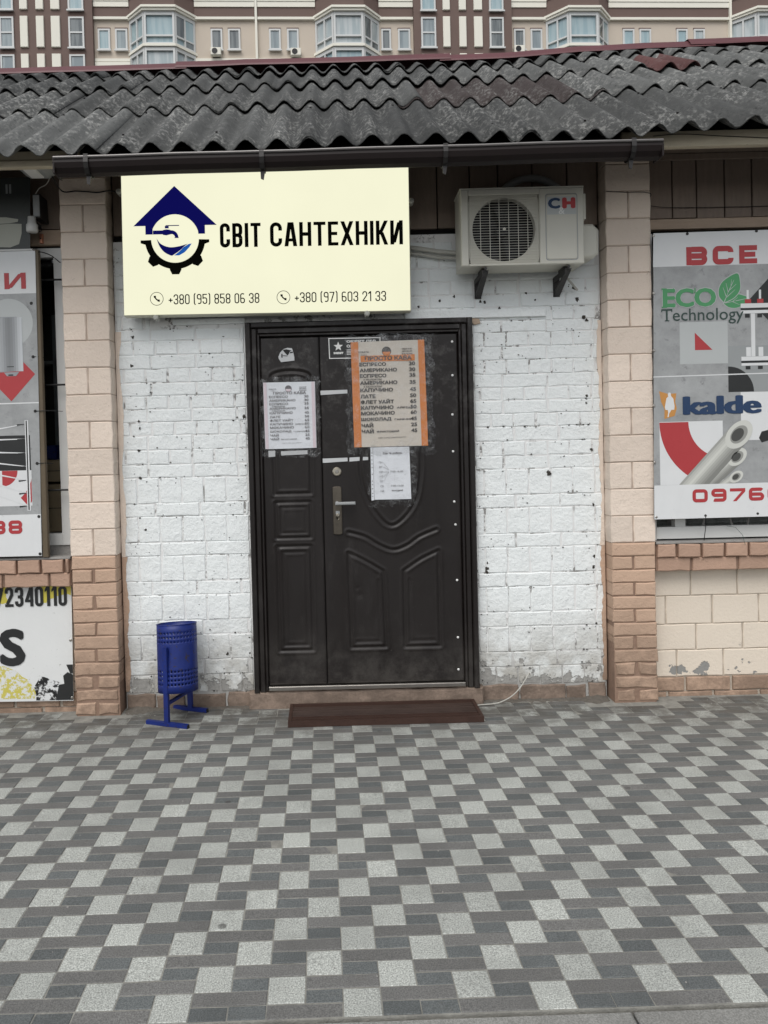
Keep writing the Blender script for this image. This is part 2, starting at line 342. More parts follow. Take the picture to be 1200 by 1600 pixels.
def text(mb, body, x0, x1, z0, z1, y, bold=0.0, bz=None):     # lettering fitted to a box in the (x,z) plane; bold thickens the strokes (metres)
    V, F = glyphs(body); bz = bold * .7 if bz is None else bz
    ax, bx_ = min(v[0] for v in V), max(v[0] for v in V); az, bzz = min(v[1] for v in V), max(v[1] for v in V)
    x0, x1, z0, z1 = x0 + bold, x1 - bold, z0 + bz, z1 - bz
    P = [(x0 + (v[0] - ax) / (bx_ - ax) * (x1 - x0), z0 + (v[1] - az) / (bzz - az) * (z1 - z0)) for v in V]
    dirs = [(0, 0)] + ([(bold * math.cos(k * PI / 4), bz * math.sin(k * PI / 4)) for k in range(8)] if bold else [])
    if bold > .008: dirs += [(.5 * bold * math.cos(k * PI / 4), .5 * bz * math.sin(k * PI / 4)) for k in range(8)]
    for q, (dx, dz) in enumerate(dirs): mb.add([(x + dx, y - q * .00002, z + dz) for x, z in P], F)
    return mb
def stroke_glyph(ch, w, h, t, r):                                   # list of polygons; w,h box, t stroke, r corner radius
    a = t / 2; Lx, Rx, Bz, Tz, Mz = a, w - a, a * .92, h - a * .92, h * .5; r = min(r, (Rx - Lx) * .49, (Tz - Mz) * .49); out = []
    def ca(cx, cz, a0, a1): return [(cx + r * math.cos(math.radians(a0 + (a1 - a0) * k / 5)), cz + r * math.sin(math.radians(a0 + (a1 - a0) * k / 5))) for k in range(6)]
    def line(P):
        n = len(P); Lf, Rt = [], []
        for i in range(n):
            d0 = Vector((P[i][0] - P[i - 1][0], P[i][1] - P[i - 1][1])) if i else None; d1 = Vector((P[i + 1][0] - P[i][0], P[i + 1][1] - P[i][1])) if i < n - 1 else None
            d0 = (d0 or d1).normalized(); d1 = (d1 or d0).normalized(); m = d0 + d1
            m = m.normalized() if m.length > 1e-6 else d0; k = a / max(.5, m.dot(d0)); Lf.append((P[i][0] - m.y * k, P[i][1] + m.x * k)); Rt.append((P[i][0] + m.y * k, P[i][1] - m.x * k))
        for i in range(n - 1): out.append([Rt[i], Rt[i + 1], Lf[i + 1], Lf[i]])
    def bx(x0, x1, z0, z1): out.append([(x0, z0), (x1, z0), (x1, z1), (x0, z1)])
    def dg(x0, z0, x1, z1, tw=None): tw = (tw or t * 1.08) / 2; out.append([(x0 - tw, z0), (x0 + tw, z0), (x1 + tw, z1), (x1 - tw, z1)])
    tr, tl = ca(Rx - r, Tz - r, 0, 90), ca(Lx + r, Tz - r, 90, 180); bl, br = ca(Lx + r, Bz + r, 180, 270), ca(Rx - r, Bz + r, 270, 360)
    mtr, mbr = ca(Rx - r, Mz - r, 0, 90), ca(Rx - r, Mz + r, 270, 360); mtl, mbl = ca(Lx + r, Mz - r, 90, 180), ca(Lx + r, Mz + r, 180, 270)
    if ch in 'СC': line([(Rx, h * .66)] + tr + tl + bl + br + [(Rx, h * .34)])
    elif ch in 'ВB': bx(0, t, 0, h); line([(t, Tz)] + tr[::-1] + mbr[::-1] + [(t, Mz)]); line([(t, Mz)] + mtr[::-1] + br[::-1] + [(t, Bz)])
    elif ch == 'І': bx(0, w, 0, h)
    elif ch == 'Т': bx(0, w, h - t * .92, h); bx(w / 2 - a, w / 2 + a, 0, h - t * .92)
    elif ch in 'АA': dg(a * 1.05, 0, w / 2 - a * .55, h); dg(w - a * 1.05, 0, w / 2 + a * .55, h); bx(w * .25, w * .75, h * .20, h * .20 + t * .85)
    elif ch in 'НH': bx(0, t, 0, h); bx(w - t, w, 0, h); bx(t, w - t, Mz - a, Mz + a)
    elif ch in 'ЕE': bx(0, t, 0, h); [bx(t, w * k, z - a * .92, z + a * .92) for z, k in ((Bz, 1), (Mz, .9), (Tz, 1))]
    elif ch == 'Х': dg(a, 0, w - a, h); dg(w - a, 0, a, h)
    elif ch == 'К': bx(0, t, 0, h); dg(t * 1.0, h * .42, w - a, h); dg(w * .46, h * .52, w - a, 0)
    elif ch == 'И': bx(0, t, 0, h); bx(w - t, w, 0, h); out.append([(t * .7, t * .25), (t, 0), (w - t * .7, h - t * .25), (w - t, h)]); dg(t, h * .08, w - t, h * .92)
    elif ch == '0': line(tr + tl + bl + br + [tr[0], tr[1]])
    elif ch == '1': bx(w - t, w, 0, h); out.append([(0, h * .70), (w - t, h * .80), (w - t, h), (w - t * 1.1, h), (0, h * .82)])
    elif ch == '2': line([(Lx, h * .68)] + tl[::-1] + tr[::-1] + [(Rx, h * .60), (Lx + a * .4, t * .9)]); bx(0, w, 0, t * .92)
    elif ch == '3': line([(Lx, h * .72)] + tl[::-1] + tr[::-1] + mbr[::-1] + [(w * .35, Mz)]); line([(w * .35, Mz)] + mtr[::-1] + br[::-1] + bl[::-1] + [(Lx, h * .28)])
    elif ch == '4': bx(w * .62, w * .62 + t, 0, h); bx(0, w, h * .22, h * .22 + t * .85); dg(a * 1.05, h * .22 + t * .5, w * .62 + t * .4, h)
    elif ch == '5': bx(0, w * .95, h - t * .92, h); bx(0, t, h * .5, h - t * .92); line([(a, h * .56)] + [(Lx + a, h * .6)] + [(p[0], p[1] + h * .10) for p in mtr[::-1]] + br[::-1] + bl[::-1] + [(Lx, h * .28)])
    elif ch == '6': line(tr[2:] + tl + bl + br + mtr + [(Lx, Mz)])
    elif ch == '7': bx(0, w, h - t * .92, h); dg(w * .30, 0, w - a, h - t * .9)
    elif ch == '8': line(tr + tl + mbl + mbr + [tr[0], tr[1]]); line(mtr + mtl + bl + br + [mtr[0], mtr[1]])
    elif ch == '9': line(bl[3:] + br + tr + tl + mbl + [(Rx, Mz)])
    elif ch == '+': bx(0, w, h * .42 - a, h * .42 + a); bx(w / 2 - a, w / 2 + a, h * .42 - w / 2, h * .42 + w / 2)
    elif ch == '(': line([(Rx, h * 1.08)] + [(Lx, h * .9), (Lx, h * .1), (Rx, -h * .08)])
    elif ch == ')': line([(Lx, h * 1.08)] + [(Rx, h * .9), (Rx, h * .1), (Lx, -h * .08)])
    return out
def signtext(mb, body, x0, x1, z0, z1, y, t, gap, rad, slope=0.0):
    wd = {'І': 0, '1': .62, '+': .85, '(': .45, ')': .45, ' ': .45, 'Х': 1.06, 'А': 1.05, 'Е': .86, 'И': 1.05}
    us = [wd.get(c_, 1.0) for c_ in body]; fixed = sum(t for c_ in body if c_ == 'І'); u = (x1 - x0 - gap * (len(body) - 1) - fixed) / sum(us); x = x0; q = 0
    for c_, k in zip(body, us):
        w = t if c_ == 'І' else k * u
        if c_ != ' ':
            for P in stroke_glyph(c_, w, z1 - z0, t, rad):
                if sum(P[i - 1][0] * P[i][1] - P[i][0] * P[i - 1][1] for i in range(len(P))) < 0: P = P[::-1]
                q += 1; mb.flat([(x + px_, z0 + pz + slope * (x - x0)) for px_, pz in P], y - (q % 23) * .00003)
        x += w + gap
    return mb
def rough_brick(x0, x1, z0, z1, yf, yb, jit=.003, c=.004, r=None):  # one masonry unit with a worn, uneven outline
    w, h = x1 - x0, z1 - z0; P = []
    nx = max(2, min(4, round(w / .06))); nz = max(1, min(2, round(h / .06)))
    j = lambda: rng.uniform(-jit, jit)
    for i in range(nx): P.append((x0 + w * i / nx, z0))
    for i in range(nz): P.append((x1, z0 + h * i / nz))
    for i in range(nx): P.append((x1 - w * i / nx, z1))
    for i in range(nz): P.append((x0, z1 - h * i / nz))
    cx, cz = (x0 + x1) / 2, (z0 + z1) / 2
    P = [(x + j() + (c * .8 if (abs(x - x0) < 1e-6 and (abs(z - z0) < 1e-6 or abs(z - z1) < 1e-6)) else 0) - (c * .8 if (abs(x - x1) < 1e-6 and (abs(z - z0) < 1e-6 or abs(z - z1) < 1e-6)) else 0), z + j()) for x, z in P]
    return MB().prism_y(P, yf + rng.uniform(-.0015, .0015), yb, c)

# ------------------------------------------------------------------ ground, road, kerb, pavement
g = MB().add([(-900, -900, -.30), (900, -900, -.30), (900, 900, -.30), (-900, 900, -.30)], [(0, 1, 2, 3)]).build('ground', M['asphalt']); tag(g, kind='structure')
PYAW = .0144; PO = Vector((-.0069, 1.836, 0)); PM = Matrix.Translation(PO) @ Matrix.Rotation(PYAW, 4, 'Z'); U = .1
road = MB(PM).box(-12, 12, -9, -.16, -.28, -.12).build('road', M['asphalt']); tag(road, kind='structure')
pav = MB(PM).box(-5.0, 6.0, -.004, 2.5, -.28, -.0022).build('pavement', M['bed']); tag(pav, kind='structure')
far = MB().box(-40, 40, 8.6, 120, -.28, -.02).build('courtyard', M['asphalt']); tag(far, kind='structure')
kerb = MB(PM).box(-6, 6, -.155, -.012, -.28, -.03).build('kerb', M['bed']); tag(kerb, kind='structure')
def kerbstone(x0, x1):
    mb = MB(PM); c = .006; y0, y1, z0, z1 = -.158, -.010, -.2, -.003
    mb.add([(x0, y0, z0), (x1, y0, z0), (x1, y1, z0), (x0, y1, z0), (x0, y0, z1 - c), (x1, y0, z1 - c), (x1, y1, z1 - c), (x0, y1, z1 - c),
            (x0 + c, y0 + c, z1), (x1 - c, y0 + c, z1), (x1 - c, y1 - c, z1), (x0 + c, y1 - c, z1)],
           [(0, 1, 5, 4), (1, 2, 6, 5), (2, 3, 7, 6), (3, 0, 4, 7), (4, 5, 9, 8), (5, 6, 10, 9), (6, 7, 11, 10), (7, 4, 8, 11), (8, 9, 10, 11)])
    return mb.build('kerb_stone', M['kerb'], kerb)
for k in range(-5, 5): kerbstone(.735 + k + .003, .735 + k + .997)
def paver_mesh(w, d, name, mat, var):
    r = random.Random(var * 13 + 5); gx = .0034; c = .0018; j = lambda: r.uniform(-.0009, .0009)
    x0, x1, y0, y1 = -w / 2 + gx / 2, w / 2 - gx / 2, -d / 2 + gx / 2, d / 2 - gx / 2
    b = [(x0 + j(), y0 + j()), (x1 + j(), y0 + j()), (x1 + j(), y1 + j()), (x0 + j(), y1 + j())]
    sx = (1, -1, -1, 1); sy = (1, 1, -1, -1)
    V = [(x, y, -.03) for x, y in b] + [(x, y, -.0016) for x, y in b] + [(x + c * sx[i], y + c * sy[i], -.0003) for i, (x, y) in enumerate(b)]
    F = [(i, (i + 1) % 4, 4 + (i + 1) % 4, 4 + i) for i in range(4)] + [(4 + i, 4 + (i + 1) % 4, 8 + (i + 1) % 4, 8 + i) for i in range(4)] + [(8, 9, 10, 11)]
    me = bpy.data.meshes.new(name); me.from_pydata(V, [], F); me.materials.append(mat); return me
PK = {'light_paver': (1, 1, M['paver_light']), 'dark_paver': (1, .5, M['paver_dark']), 'brown_paver': (2, .5, M['paver_brown'])}
PMESH = {k: [paver_mesh(w * U, d * U, k, m, i) for i in range(4)] for k, (w, d, m) in PK.items()}
spots = {k: [] for k in PK}
for r in range(0, 46):
    for k in range(-11, 14):
        b = (3 * r) % 5 + 5 * k
        spots['light_paver'].append((b + .5, r * .5 + .5)); spots['dark_paver'].append((b + 1.5, r * .5 + .25)); spots['brown_paver'].append((b + 4, r * .5 + .25))
        if r == 0: spots['dark_paver'].append((b + 2.5, .25))
def in_view(x, y):                                    # ground that the photograph shows, with a margin
    return -.47 * y - .10 < x < .60 * y + .08
for kind, lst in spots.items():
    w, d, m = PK[kind]; cand = []; rest = []
    for u, v in lst:
        p = PM @ Vector((u * U, v * U, 0))
        if not (-3.0 < p.x < 3.6) or p.y + d * U / 2 > 4.10: continue
        if p.y + d * U / 2 > 4.005 and (-1.50 < p.x < -1.14 or 1.46 < p.x < 1.82): continue
        (cand if in_view(p.x, p.y) else rest).append(p)
    cand.sort(key=lambda p: p.y)
    rest += cand[300:]; cand = cand[:300]
    for i, p in enumerate(cand):
        o = bpy.data.objects.new(kind, PMESH[kind][rng.randrange(4)])
        o.location = (p.x, p.y, rng.uniform(-.0012, .0008)); o.rotation_euler = (rng.gauss(0, .006), rng.gauss(0, .006), PYAW + rng.gauss(0, .004) + (PI if rng.random() < .5 else 0))
        place(o, pav)
    mb = MB()
    for p in rest:
        me = PMESH[kind][rng.randrange(4)]; mt = Matrix.Translation((p.x, p.y, rng.uniform(-.001, .001))) @ Matrix.Rotation(PYAW, 4, 'Z')
        mb.add([mt @ v.co for v in me.vertices], [tuple(q.vertices) for q in me.polygons])
    tag(mb.build(kind + 's', m, pav), kind='stuff')
mb = MB()
for k in range(170):
    x, y_ = rng.uniform(-1.7, 2.2), (rng.uniform(1.9, 4.05) if k % 3 else 4.05 - abs(rng.gauss(0, .10))); s_ = rng.uniform(.0012, .0036)
    V = [(x + s_ * rng.uniform(.6, 1.3) * math.cos(q * PI / 3), y_ + s_ * rng.uniform(.6, 1.3) * math.sin(q * PI / 3), 0) for q in range(6)] + [(x, y_, s_ * 1.1)]
    mb.add(V, [(q, (q + 1) % 6, 6) for q in range(6)])
tag(mb.build('grit', M['concrete']), kind='stuff')
# soil swept up against the foot of the wall
mb = MB(); n = 150; V = []; F = []
for i in range(n + 1):
    x = -1.19 + 2.70 * i / n; hgt = .003 + .006 * abs(math.sin(i * .31)) * rng.random() + (.012 * math.exp(-((x - 1.46) / .05) ** 2)) + .012 * math.exp(-((x + 1.12) / .07) ** 2)
    if -.3 < x < .78: hgt *= .3
    wd = .02 + .03 * rng.random() + (.05 * math.exp(-((x - 1.44) / .10) ** 2)) + .05 * math.exp(-((x + 1.12) / .1) ** 2)
    V += [(x, 4.105, hgt), (x, 4.09 - wd * .4, hgt * .6), (x, 4.09 - wd, -.004)]
    if i: b = 3 * i; F += [(b - 3, b - 2, b + 1, b), (b - 2, b - 1, b + 2, b + 1)]
tag(mb.add(V, F).build('soil', M['soil'], None, True), kind='stuff')

# ------------------------------------------------------------------ the shop
shop = thing('shop_building', 'single storey shop of white and peach painted masonry under a corrugated grey roof', 'building', (0, 4.1, 0))
PF, WF = 4.010, 4.100                                                        # pillar face, wall face
XL0, XL1, XR0, XR1 = -1.455, -1.197, 1.515, 1.765                            # the two pillars
wall = MB().box(XL1 + .001, XR0 - .001, WF + .006, 4.40, -.02, 2.62).build('front_wall', M['joint'], shop)
ZC = [2.58, 2.505, 2.43, 2.355, 2.28, 2.205, 2.130, 2.065, 1.987, 1.910, 1.832, 1.758, 1.685, 1.611, 1.537, 1.455, 1.375, 1.300, 1.156, 1.082, .937, .860, .717, .638, .496, .413, .271, .187, .085]
def lay(x0, x1, z0, z1, unit, start):
    x = x0 - start
    while x < x1 - .004:
        a, b = max(x, x0), min(x + unit, x1); x += unit
        if b - a < .025: continue
        gp = rng.uniform(.0003, .0016)
        rough_brick(a + gp, b - gp, z0 + rng.uniform(.0004, .0022), z1 - rng.uniform(.0004, .0022), WF + .0035 - rng.uniform(-.0005, .0028), WF + .03, .0030, .0045).build('brick', M['white'], wall)
ci = 0
for a, b in zip(ZC[:-1], ZC[1:]):
    thick = a - b > .12; unit = .1245 if thick or ci % 2 else .252
    segs = [(XL1 + .002, -.474), (.797, XR0 - .002)] if a < 2.16 else ([(-1.195, -1.0), (.40, XR0 - .002)] if a > 2.2 else [(-1.195, -.88), (.40, XR0 - .002)])
    if a == 2.58: segs = [(-1.195, -1.0), (.40, .70), (.72, 1.36)]
    for k, (x0, x1) in enumerate(segs): lay(x0, x1, b, a, unit, rng.choice([.03, .06, .09]) if not thick else .045 * k + .03)
    ci += 1
for x0, x1 in ((XL1 + .002, -.474), (.797, XR0 - .002)):                      # ochre plinth course
    x = x0
    while x < x1 - .03:
        b = min(x1, x + rng.uniform(.12, .27)); rough_brick(x + .002, b - .002, -.01, .083 + rng.uniform(-.012, .01), WF - .004, WF + .03, .005, .006).build('plinth_brick', M['plinth'], wall); x = b
# lintel boards and chips knocked out of the paint
for x0, x1, z0, z1 in ((-.872, -.47, 2.150, 2.183), (.42, 1.205, 2.147, 2.193)):
    MB().bbox(x0, x1, WF - .014, WF + .02, z0, z1, .003).build('lintel_board', M['white'], wall)
mb = MB()
for x, z, s in [(1.42, 2.14, .017), (1.435, 2.12, .012), (1.43, 1.70, .013), (1.425, 1.66, .009), (1.45, 1.40, .012), (1.455, 1.09, .012), (1.455, .80, .012), (1.45, .74, .013), (1.46, .42, .008), (1.21, 1.273, .022), (.855, .775, .010), (.853, .745, .014), (.85, .725, .012),
                (-1.10, 2.09, .012), (-1.11, 1.93, .014), (-1.08, 1.62, .011), (-1.075, 1.58, .010), (-1.085, 1.455, .012), (-1.08, 1.30, .013), (-1.06, 1.01, .011), (-.62, .30, .012), (-.49, 1.63, .016), (1.33, 2.40, .014), (1.40, 2.47, .012), (1.36, 2.44, .010),
                (.50, 2.22, .010), (.62, 2.25, .011), (.70, 2.27, .012), (.95, 2.20, .012), (1.15, 2.24, .010), (1.10, 2.28, .012), (1.37, 2.30, .018), (1.385, 2.24, .022), (.845, 2.24, .011), (.87, 2.235, .012)]:
    mb.prism_y([(x + s * .75 * rng.uniform(.35, 1.15) * math.cos(k * PI / 6), z + s * .8 * rng.uniform(.4, 1.25) * math.sin(k * PI / 6)) for k in range(12)], WF - .0005, WF + .01)
for k in range(330):                                                          # pin-head chips along the joints
    x = rng.choice([rng.uniform(-1.15, -.48), rng.uniform(.81, 1.47)]); z = rng.choice(ZC[6:]) + rng.gauss(0, .012); s = rng.uniform(.0012, .0042) * (1.3 if rng.random() < .1 else 1)
    if rng.random() < .3: x = rng.choice([rng.gauss(-1.10, .03), rng.gauss(1.43, .03), rng.gauss(.84, .02), rng.gauss(-.53, .03)])
    if -1.18 < x < -.48 or .81 < x < 1.5: mb.prism_y([(x + s * rng.uniform(.5, 1.8) * math.cos(q * PI / 3), z + s * rng.uniform(.5, 1.1) * math.sin(q * PI / 3)) for q in range(6)], WF - .0008, WF + .01)
tag(mb.build('paint_chips', M['chip'], wall), kind='stuff')
MB().prism_y([(.785, 2.128), (.80, 2.148), (.835, 2.143), (.842, 2.118), (.81, 2.11)], WF - .0065, WF + .01).build('bare_patch', M['beam'], wall)

# pillar paint brushed carelessly on to the edge of the white wall
for xe, sg_, wd_ in ((XL1, 1, .034), (XR0, -1, .026)):
    for z0, z1, mat in ((.86, 2.12, 'peach'), (.10, .859, 'ochre')):
        n = 40; P = [(xe + sg_ * (wd_ * .75 + .005 * math.sin(k * .37 + xe) + rng.uniform(-.0045, .0045)), z0 + (z1 - z0) * k / n) for k in range(n + 1)]
        P = ([(xe, z0)] + P + [(xe, z1)]) if sg_ > 0 else (P + [(xe, z1), (xe, z0)])
        MB().prism_y(P, WF - .0012, WF + .012).build('paint_edge', M[mat], wall)
# pillars: peach blocks over ochre bricks
ZP = [.883 + .1475 * i for i in range(15)] + [3.03]; ZO = [.883 * i / 12 for i in range(13)]
for x0, x1, flare in ((XL0, XL1, -.004), (XR0, XR1, .012)):
    p = MB().box(x0 + .010, x1 - .010, PF + .005, 4.40, .883, 3.03)
    p.cur = 1; p.box(x0 + .010, x1 - .010, PF + .005, 4.40, -.02, .883)
    p = p.build('pillar', [M['peachjoint'], M['ochrejoint']], shop); xm = (x0 + x1) / 2
    for i in range(len(ZP) - 1):
        for a, b in (((x0, xm + rng.uniform(-.01, .01)),) * 1 if i % 2 else ((x0, xm), (xm, x1))):
            if i % 2: b = x1
            rough_brick(a + .0018, b - .0018, ZP[i] + .002, ZP[i + 1] - .002, PF - rng.uniform(0, .0015), 4.12, .0010, .0040).build('block', M['peach'], p)
    for i in range(12):
        sh = flare * max(0, 1 - i / 6)
        for a, b in (((x0, x1),) if i % 2 else ((x0, xm + rng.uniform(-.008, .008)), (xm, x1))):
            rough_brick(a + .002 + sh, b - .002 + sh, ZO[i] + .0025, ZO[i + 1] - .0025, PF - rng.uniform(.0, .004), 4.12, .0028 + (.0035 if i < 3 else 0), .0055 + (.004 if i < 3 else 0)).build('brick', M['ochre'], p)

# side bays: parapet under the window, brick ledge, window
def bay(x0, x1, rows, base_z):
    w = MB().box(x0, x1, WF + .006, 4.40, -.02, .80).build('parapet', M['creamjoint'], shop)
    zs = [.108, .258, .404, .564, .715]
    for i in range(4):
        x = x0 - (rows[i] - x0) % .262 if False else rows[i]
        while x > x0: x -= .262
        while x < x1 - .01:
            a, b = max(x, x0), min(x + .262, x1); x += .262
            if b - a > .03: rough_brick(a + .002, b - .002, zs[i] + .002, zs[i + 1] - .002, WF - .001, WF + .05, .0014, .0035).build('block', M['cream'], w)
    for z0, z1, off, mat in ((.028, .104, .07, M['ochre']), (-.015, .022, .17, M['ochre'])):
        x = x0 - off
        while x < x1 - .01:
            a, b = max(x, x0), min(x + .258, x1); x += .258
            if b - a > .03: rough_brick(a + .005, b - .005, z0, z1, WF - .006, WF + .05, .002, .004).build('brick', mat, w)
    lg = MB().box(x0, x1, PF + .016, 4.40, .722, .862).build('ledge', M['ochrejoint'], shop)
    for z0, z1, un, off, yf in ((.797, .868, .131, .02, PF - .010), (.719, .793, .255, .06, PF + .004)):
        x = x0 - off
        while x < x1 - .01:
            a, b = max(x, x0), min(x + un, x1); x += un
            if b - a > .02: rough_brick(a + .003, b - .003, z0, z1, yf + rng.uniform(-.003, .003), PF + .10, .003, .005).build('brick', M['ledge'], lg)
    MB().bbox(x0, x1, PF + .0, WF + .12, .869, .882, .003).build('sill', M['concrete'], lg)
    return w
bay(-3.3, XL0 - .001, [-1.47, -1.60, -1.47, -1.60], 0); bay(XR1 + .001, 3.9, [1.909, 2.02, 1.850, 1.993], 0)
# dark room behind the bays' glass
for x0, x1 in ((-3.3, XL0 - .002), (XR1 + .002, 3.9)):
    MB().add([(x0, 4.401, .80), (x1, 4.401, .80), (x1, 6.2, .80), (x0, 6.2, .80), (x0, 4.401, 2.62), (x1, 4.401, 2.62), (x1, 6.2, 2.62), (x0, 6.2, 2.62)], [(0, 1, 2, 3), (4, 7, 6, 5), (2, 6, 7, 3), (0, 3, 7, 4), (1, 5, 6, 2)]).build('room_lining', M['room'], shop)
# left window: white frame, dark glass
fr = MB()
fr.box(-1.535, -1.4565, WF + .02, WF + .08, .935, 2.60); fr.box(-3.2, -1.5355, WF + .02, WF + .08, .935, 1.00); fr.box(-3.2, -1.5355, WF + .02, WF + .08, 2.55, 2.60); fr.box(-3.2, -3.12, WF + .02, WF + .08, 1.0001, 2.549)
fr.box(-2.36, -2.28, WF + .02, WF + .08, 1.0001, 2.549)
wl = fr.build('window', M['upvc'], shop)
MB().box(-3.119, -2.361, WF + .05, WF + .056, 1.001, 2.548).build('pane', M['glass'], wl); MB().box(-2.279, -1.536, WF + .05, WF + .056, 1.001, 2.548).build('pane', M['glass'], wl)
MB().box(-3.2, -1.457, WF + .03, 4.40, .8825, .934).build('sub_sill', M['concrete'], wl)
for z in (2.412, 1.832, 1.248):
    MB().tube([(-2.9, WF - .03, z), (-1.452, WF - .03, z)], .006, 6).build('security_bar', M['cable'], wl)
# right window
fr = MB(); yy = PF + .055
fr.box(1.768, 1.792, yy, yy + .06, .885, 2.58); fr.box(1.7921, 3.7, yy - .004, yy + .05, .892, .958); fr.box(1.895, 1.952, yy - .001, yy + .045, .9581, 2.5); fr.box(1.9521, 3.7, yy + .03, yy + .06, 2.5, 2.58)
fr.box(2.72, 2.78, yy - .001, yy + .045, .9581, 2.5); fr.box(3.64, 3.70, yy, yy + .06, .9581, 2.5)
wr = fr.build('window', M['upvc'], shop)
MB().box(1.953, 2.719, yy + .10, yy + .106, .93, 2.499).build('pane', M['glass'], wr); MB().box(2.781, 3.639, yy + .10, yy + .106, .93, 2.499).build('pane', M['glass'], wr); MB().box(1.793, 1.894, yy + .10, yy + .106, .93, 2.499).build('pane', M['glass'], wr)
mb = MB()
for xa, xb in ((1.872, 1.915), (2.09, 2.06), (2.20, 2.225), (2.34, 2.31)): mb.tube([(xa, yy + .04, 1.06), (xb, yy + .02, .955)], .006, 6)
tag(mb.build('reinforcement_rods', M['concrete'], wr), kind='stuff')
MB().box(1.80, 3.6, WF + .10, WF + .16, .885, .985).build('inner_sill', M['concrete'], wr)

# plank bands under the eaves
for x0, x1, gaps, zt, zb, mat in ((-3.3, XL0 - .001, [-3.0, -2.7, -2.4, -2.1, -1.85], 3.03, 2.70, M['plank']), (XL1 + .001, XR0 - .001, [-.95, -.78, -.60, -.40, -.22, -.05, .12, .28, .45, .618, .801, .958, 1.15, 1.343], 3.03, 2.655, M['plank']), (XR1 + .001, 3.9, [1.931, 2.067, 2.223, 2.376, 2.53, 2.69, 2.85, 3.0, 3.16, 3.32, 3.5, 3.7], 3.03, 2.675, M['plank'])):
    pb = MB().box(x0, x1, WF + .035, 4.40, 2.605, 3.03).build('plank_band', M['plankback'], shop)
    e = [x0] + gaps + [x1]
    for a, b in zip(e[:-1], e[1:]):
        MB().bbox(a + .004, b - .004, WF + .012 + rng.uniform(0, .003), WF + .036, zb + rng.uniform(-.004, .004), zt, .002).build('plank', mat, pb)
    if x0 != XL1 + .001: MB().bbox(x0, x1, WF - .006, WF + .034, 2.612, zb - .006, .003).build('beam', M['beam'], pb)
    if x0 == XR1 + .001: MB().bbox(x0, x1, WF - .004, WF + .011, 2.995, 3.029, .002).build('top_batten', M['plank'], pb)

# roof
SL = .69; EY = 3.48; EZ = 2.880; RY = 5.38
def zoff(x): 
    t = min(1, max(0, (x - 1.1) / 1.0)); return .0045 * x + .040 * t * t * (3 - 2 * t) + (.012 * (x - 2.1) if x > 2.1 else 0)
def zroof(x, y): return EZ + SL * (y - EY) + zoff(x)
mb = MB(); RX0, RX1 = -3.7, 4.3; xs = [RX0 + (RX1 - RX0) * i / 16 for i in range(17)]; V = []
for x in xs: V += [(x, 3.63, zroof(x, 3.63) - .075), (x, RY, zroof(x, RY) - .075), (x, RY, zroof(x, RY) - .035), (x, 3.63, zroof(x, 3.63) - .035)]
F = []
for i in range(16):
    for k in range(4): F.append((4 * i + k, 4 * i + (k + 1) % 4, 4 * i + 4 + (k + 1) % 4, 4 * i + 4 + k))
roof = mb.add(V, F).build('roof', M['plankback'], shop)
COSL = 1 / math.hypot(1, SL)
def sheet(x0, waves, y0, y1, lift, mat, rot=0, cr=0):
    seg = 10; n = waves * seg; L = 5; V = []; F = []; th = .006; sx = .15
    for j in range(L + 1):
        y = y0 + (y1 - y0) * j / L
        for i in range(n + 1):
            x = x0 + sx * i / seg; w = -.0250 * math.cos(2 * PI * (x + .60) / .15)
            xx = x + rot * (y - y0); up = lift * (1 - .75 * j / L) + w + rng.uniform(-.0006, .0006)
            ey = y + (rng.uniform(-.004, .004) if j in (0, L) else 0)
            z = zroof(xx, ey) + up * COSL; yy_ = ey - up * SL * COSL
            V.append((xx, yy_, z)); V.append((xx, yy_ + th * SL * COSL, z - th * COSL))
    W = 2 * (n + 1)
    for j in range(L):
        for i in range(n):
            a = j * W + 2 * i
            F.append((a, a + 2, a + W + 2, a + W)); F.append((a + 1, a + W + 1, a + W + 3, a + 3))
            if j == 0: F.append((a, a + 1, a + 3, a + 2))
        a = j * W; F.append((a, a + W, a + W + 1, a + 1)); a = j * W + 2 * n; F.append((a, a + 1, a + W + 1, a + W))
    o = MB().add(V, F).build('corrugated_sheet', mat, roof, True)
    return o
S = M['sheets']
rows = [(3.48, 4.34, .004, -.18 - 3.15, [0, 1, 0, 2, 0, 0, 1]), (4.19, 4.88, .016, -.63 - 3.15, [2, 0, 0, 0, 3, 1, 0, 0]), (4.74, 5.34, .026, -.33 - 3.15, [0, 2, 0, 2, 1, 1, 0, 1]), (5.15, 5.40, .034, -.03 - 3.75, [2, 2, 0, 2, 0, 1, 1, 0])]
for r, (y0, y1, lift, xs0, ms) in enumerate(rows):
    for k in range(8):
        x0 = xs0 + 1.05 * k
        if x0 > RX1 - .3 or x0 + 1.2 < RX0: continue
        sheet(x0, 8 if k < 7 else 6, y0 + rng.uniform(-.012, .012), y1, lift + .007 * (k % 2), S[ms[k % len(ms)]], rng.uniform(-.004, .004))
sheet(2.07, 2, 4.66, 5.2, .046, S[4])                                            # two odd red waves laid as a patch
mb = MB()
for y_ in (3.60, 4.05, 4.42, 4.95):                                              # roofing nails on the crests
    for k in range(-24, 28):
        x = -.60 + .075 + .15 * k
        if k % 3 == 0 and rng.random() < .85: q = Vector((x + rng.uniform(-.006, .006), y_, zroof(x, y_) + .034 + .010 * (y_ > 4.2) + .008 * (y_ > 4.8))); mb.tube([q, q + Vector((0, -.004, .006))], .006, 6)
tag(mb.build('roofing_nails', M['darksteel'], roof), kind='stuff')
